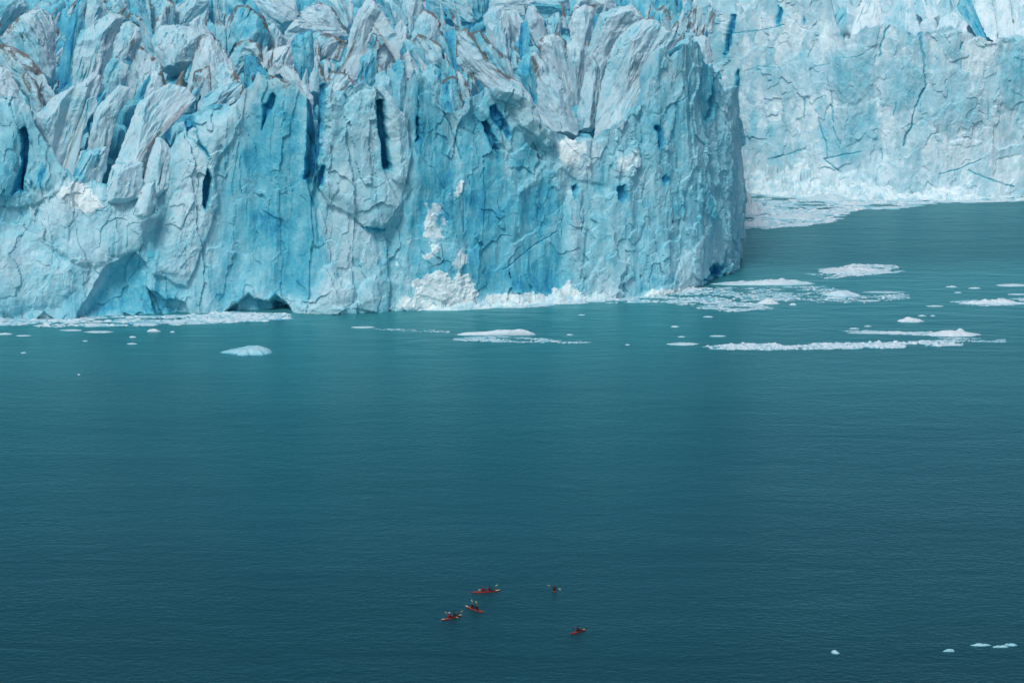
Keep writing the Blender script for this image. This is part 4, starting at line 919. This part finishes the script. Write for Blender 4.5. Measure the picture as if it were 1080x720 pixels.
    return p
KAYAKS = [  # stern px, bow px, seats, label, pale bow, pale stern, crew
 ((497,624.5),(528,622),(-.22,.22),'long red double kayak seen broadside, leftmost of the far pair',True,False,
   [((.9,.15,.1),'person in a maroon jacket in the rear seat of the broadside kayak','paddle of the maroon-jacketed rear paddler in the broadside kayak',M_MAR,M_MAR,M_MAR,(M_BLADE,M_BLADED)),
    ((.85,.25,.50),'person in a dark jacket in the front seat of the broadside kayak','paddle with a raised pale blade over the broadside kayak bow',M_NAVY,M_VRED,M_HATD,(M_BLADED,M_BLADE))]),
 ((490.5,638.5),(510,645.3),(-.22,.22),'red double kayak with two raised paddles, between the other doubles',False,True,
   [((-.38,.3,.9),'person all in dark clothes in the rear of the kayak with raised paddles','raised pale-bladed paddle of the rear dark-clothed paddler',M_NAVY,M_VDK,M_HATD,(M_BLADE,M_BLADE)),
    ((-.34,.3,.9),'person all in dark clothes in front, paddle raised','raised pale-bladed paddle of the front dark-clothed paddler',M_NAVY,M_VDK,M_HATD,(M_BLADE,M_BLADE))]),
 ((465,653.5),(487.5,648),(-.22,.24),'orange-red double kayak with a pale bow, farthest left of all',True,True,
   [((-.9,.2,.33),'person in a maroon jacket and pale hat in the leftmost kayak','paddle of the pale-hatted paddler, blade up at the left',M_MAR,M_MAR,M_HAT,(M_BLADE2,M_BLADE2)),
    ((.9,.3,.32),'person in a dark jacket in the front of the leftmost kayak','ochre paddle of the front paddler in the leftmost kayak',M_NAVY,M_VDK,M_HATD,(M_BLADE2,M_BLADE2))]),
 ((585.2,624.2),(584.2,620.2),(-.2,),'short red single kayak seen end-on, alone at the upper right',False,False,
   [((1,.0,-.36),'person in a dark top and maroon vest in the end-on kayak','tilted paddle with ochre and pale blades held over the end-on kayak',M_NAVY,M_VDM,M_HATD,(M_BLADE2,M_BLADE))]),
 ((601,668.3),(618,662.8),(-.05,),'red single kayak with a pale bow, nearest the camera',True,False,
   [((.97,-.12,.03),'person in a dark top and red vest in the nearest kayak','dark-bladed paddle held level over the nearest kayak',M_NAVY,M_VDM,M_HATD,(M_BLADED,M_BLADED))]),
]
for st, bw, seats, label, pb, ps, crew in KAYAKS:
    a, b = on_water(*st, z=.2), on_water(*bw, z=.2); dv = b-a; Lk = float(np.hypot(dv[0], dv[1])); rz = math.atan2(dv[1], dv[0]) - math.pi/2
    cpt = (a+b)/2; loc = (float(cpt[0]), float(cpt[1]), 0.02)
    kayak(loc, rz, Lk, seats, label, pb, ps)
    for sy, (pd, lab, pl, jk, vs, ht, bl) in zip(seats, crew):
        off = sy*Lk/2; base = (loc[0]-math.sin(rz)*off, loc[1]+math.cos(rz)*off, .24)
        paddler(base, rz, pd, lab, pl, jk, vs, ht, bl)
    print('kayak', round(Lk, 2), round(math.degrees(rz)))
# ------------------------------------------------------------------ lake, light, view
W = 30000.0
lake = np_mesh('lake_water', np.array([(-W, -2000, 0), (W, -2000, 0), (W, 50000, 0), (-W, 50000, 0)]), np.array([[0, 1, 2, 3]]), LAKE, smooth=False)
tag(lake, kind='structure')
world = bpy.data.worlds.new('World'); SC.world = world; world.use_nodes = True
wn = world.node_tree; bg = wn.nodes['Background']
sky = wn.nodes.new('ShaderNodeTexSky'); sky.sky_type = 'NISHITA'; sky.sun_disc = False
SUN_EL, SUN_AZ = R(55), R(207)      # azimuth clockwise from +Y: behind the camera, to the left
sky.sun_elevation = SUN_EL; sky.sun_rotation = SUN_AZ; sky.air_density = 1.0; sky.dust_density = 3.0; sky.ozone_density = 1.0; sky.altitude = 200
wn.links.new(sky.outputs[0], bg.inputs[0]); bg.inputs[1].default_value = .10
sd_ = bpy.data.lights.new('sun', 'SUN'); sd_.energy = 1.9; sd_.angle = R(13); sd_.color = (1.0, .985, .96)
so_ = link(bpy.data.objects.new('sun', sd_))
dirv = Vector((math.sin(SUN_AZ)*math.cos(SUN_EL), math.cos(SUN_AZ)*math.cos(SUN_EL), math.sin(SUN_EL)))
so_.rotation_euler = dirv.to_track_quat('Z', 'Y').to_euler()
SC.view_settings.view_transform = 'Standard'; SC.view_settings.look = 'None'; SC.view_settings.gamma = 1.0
SC.view_settings.exposure = 0.0
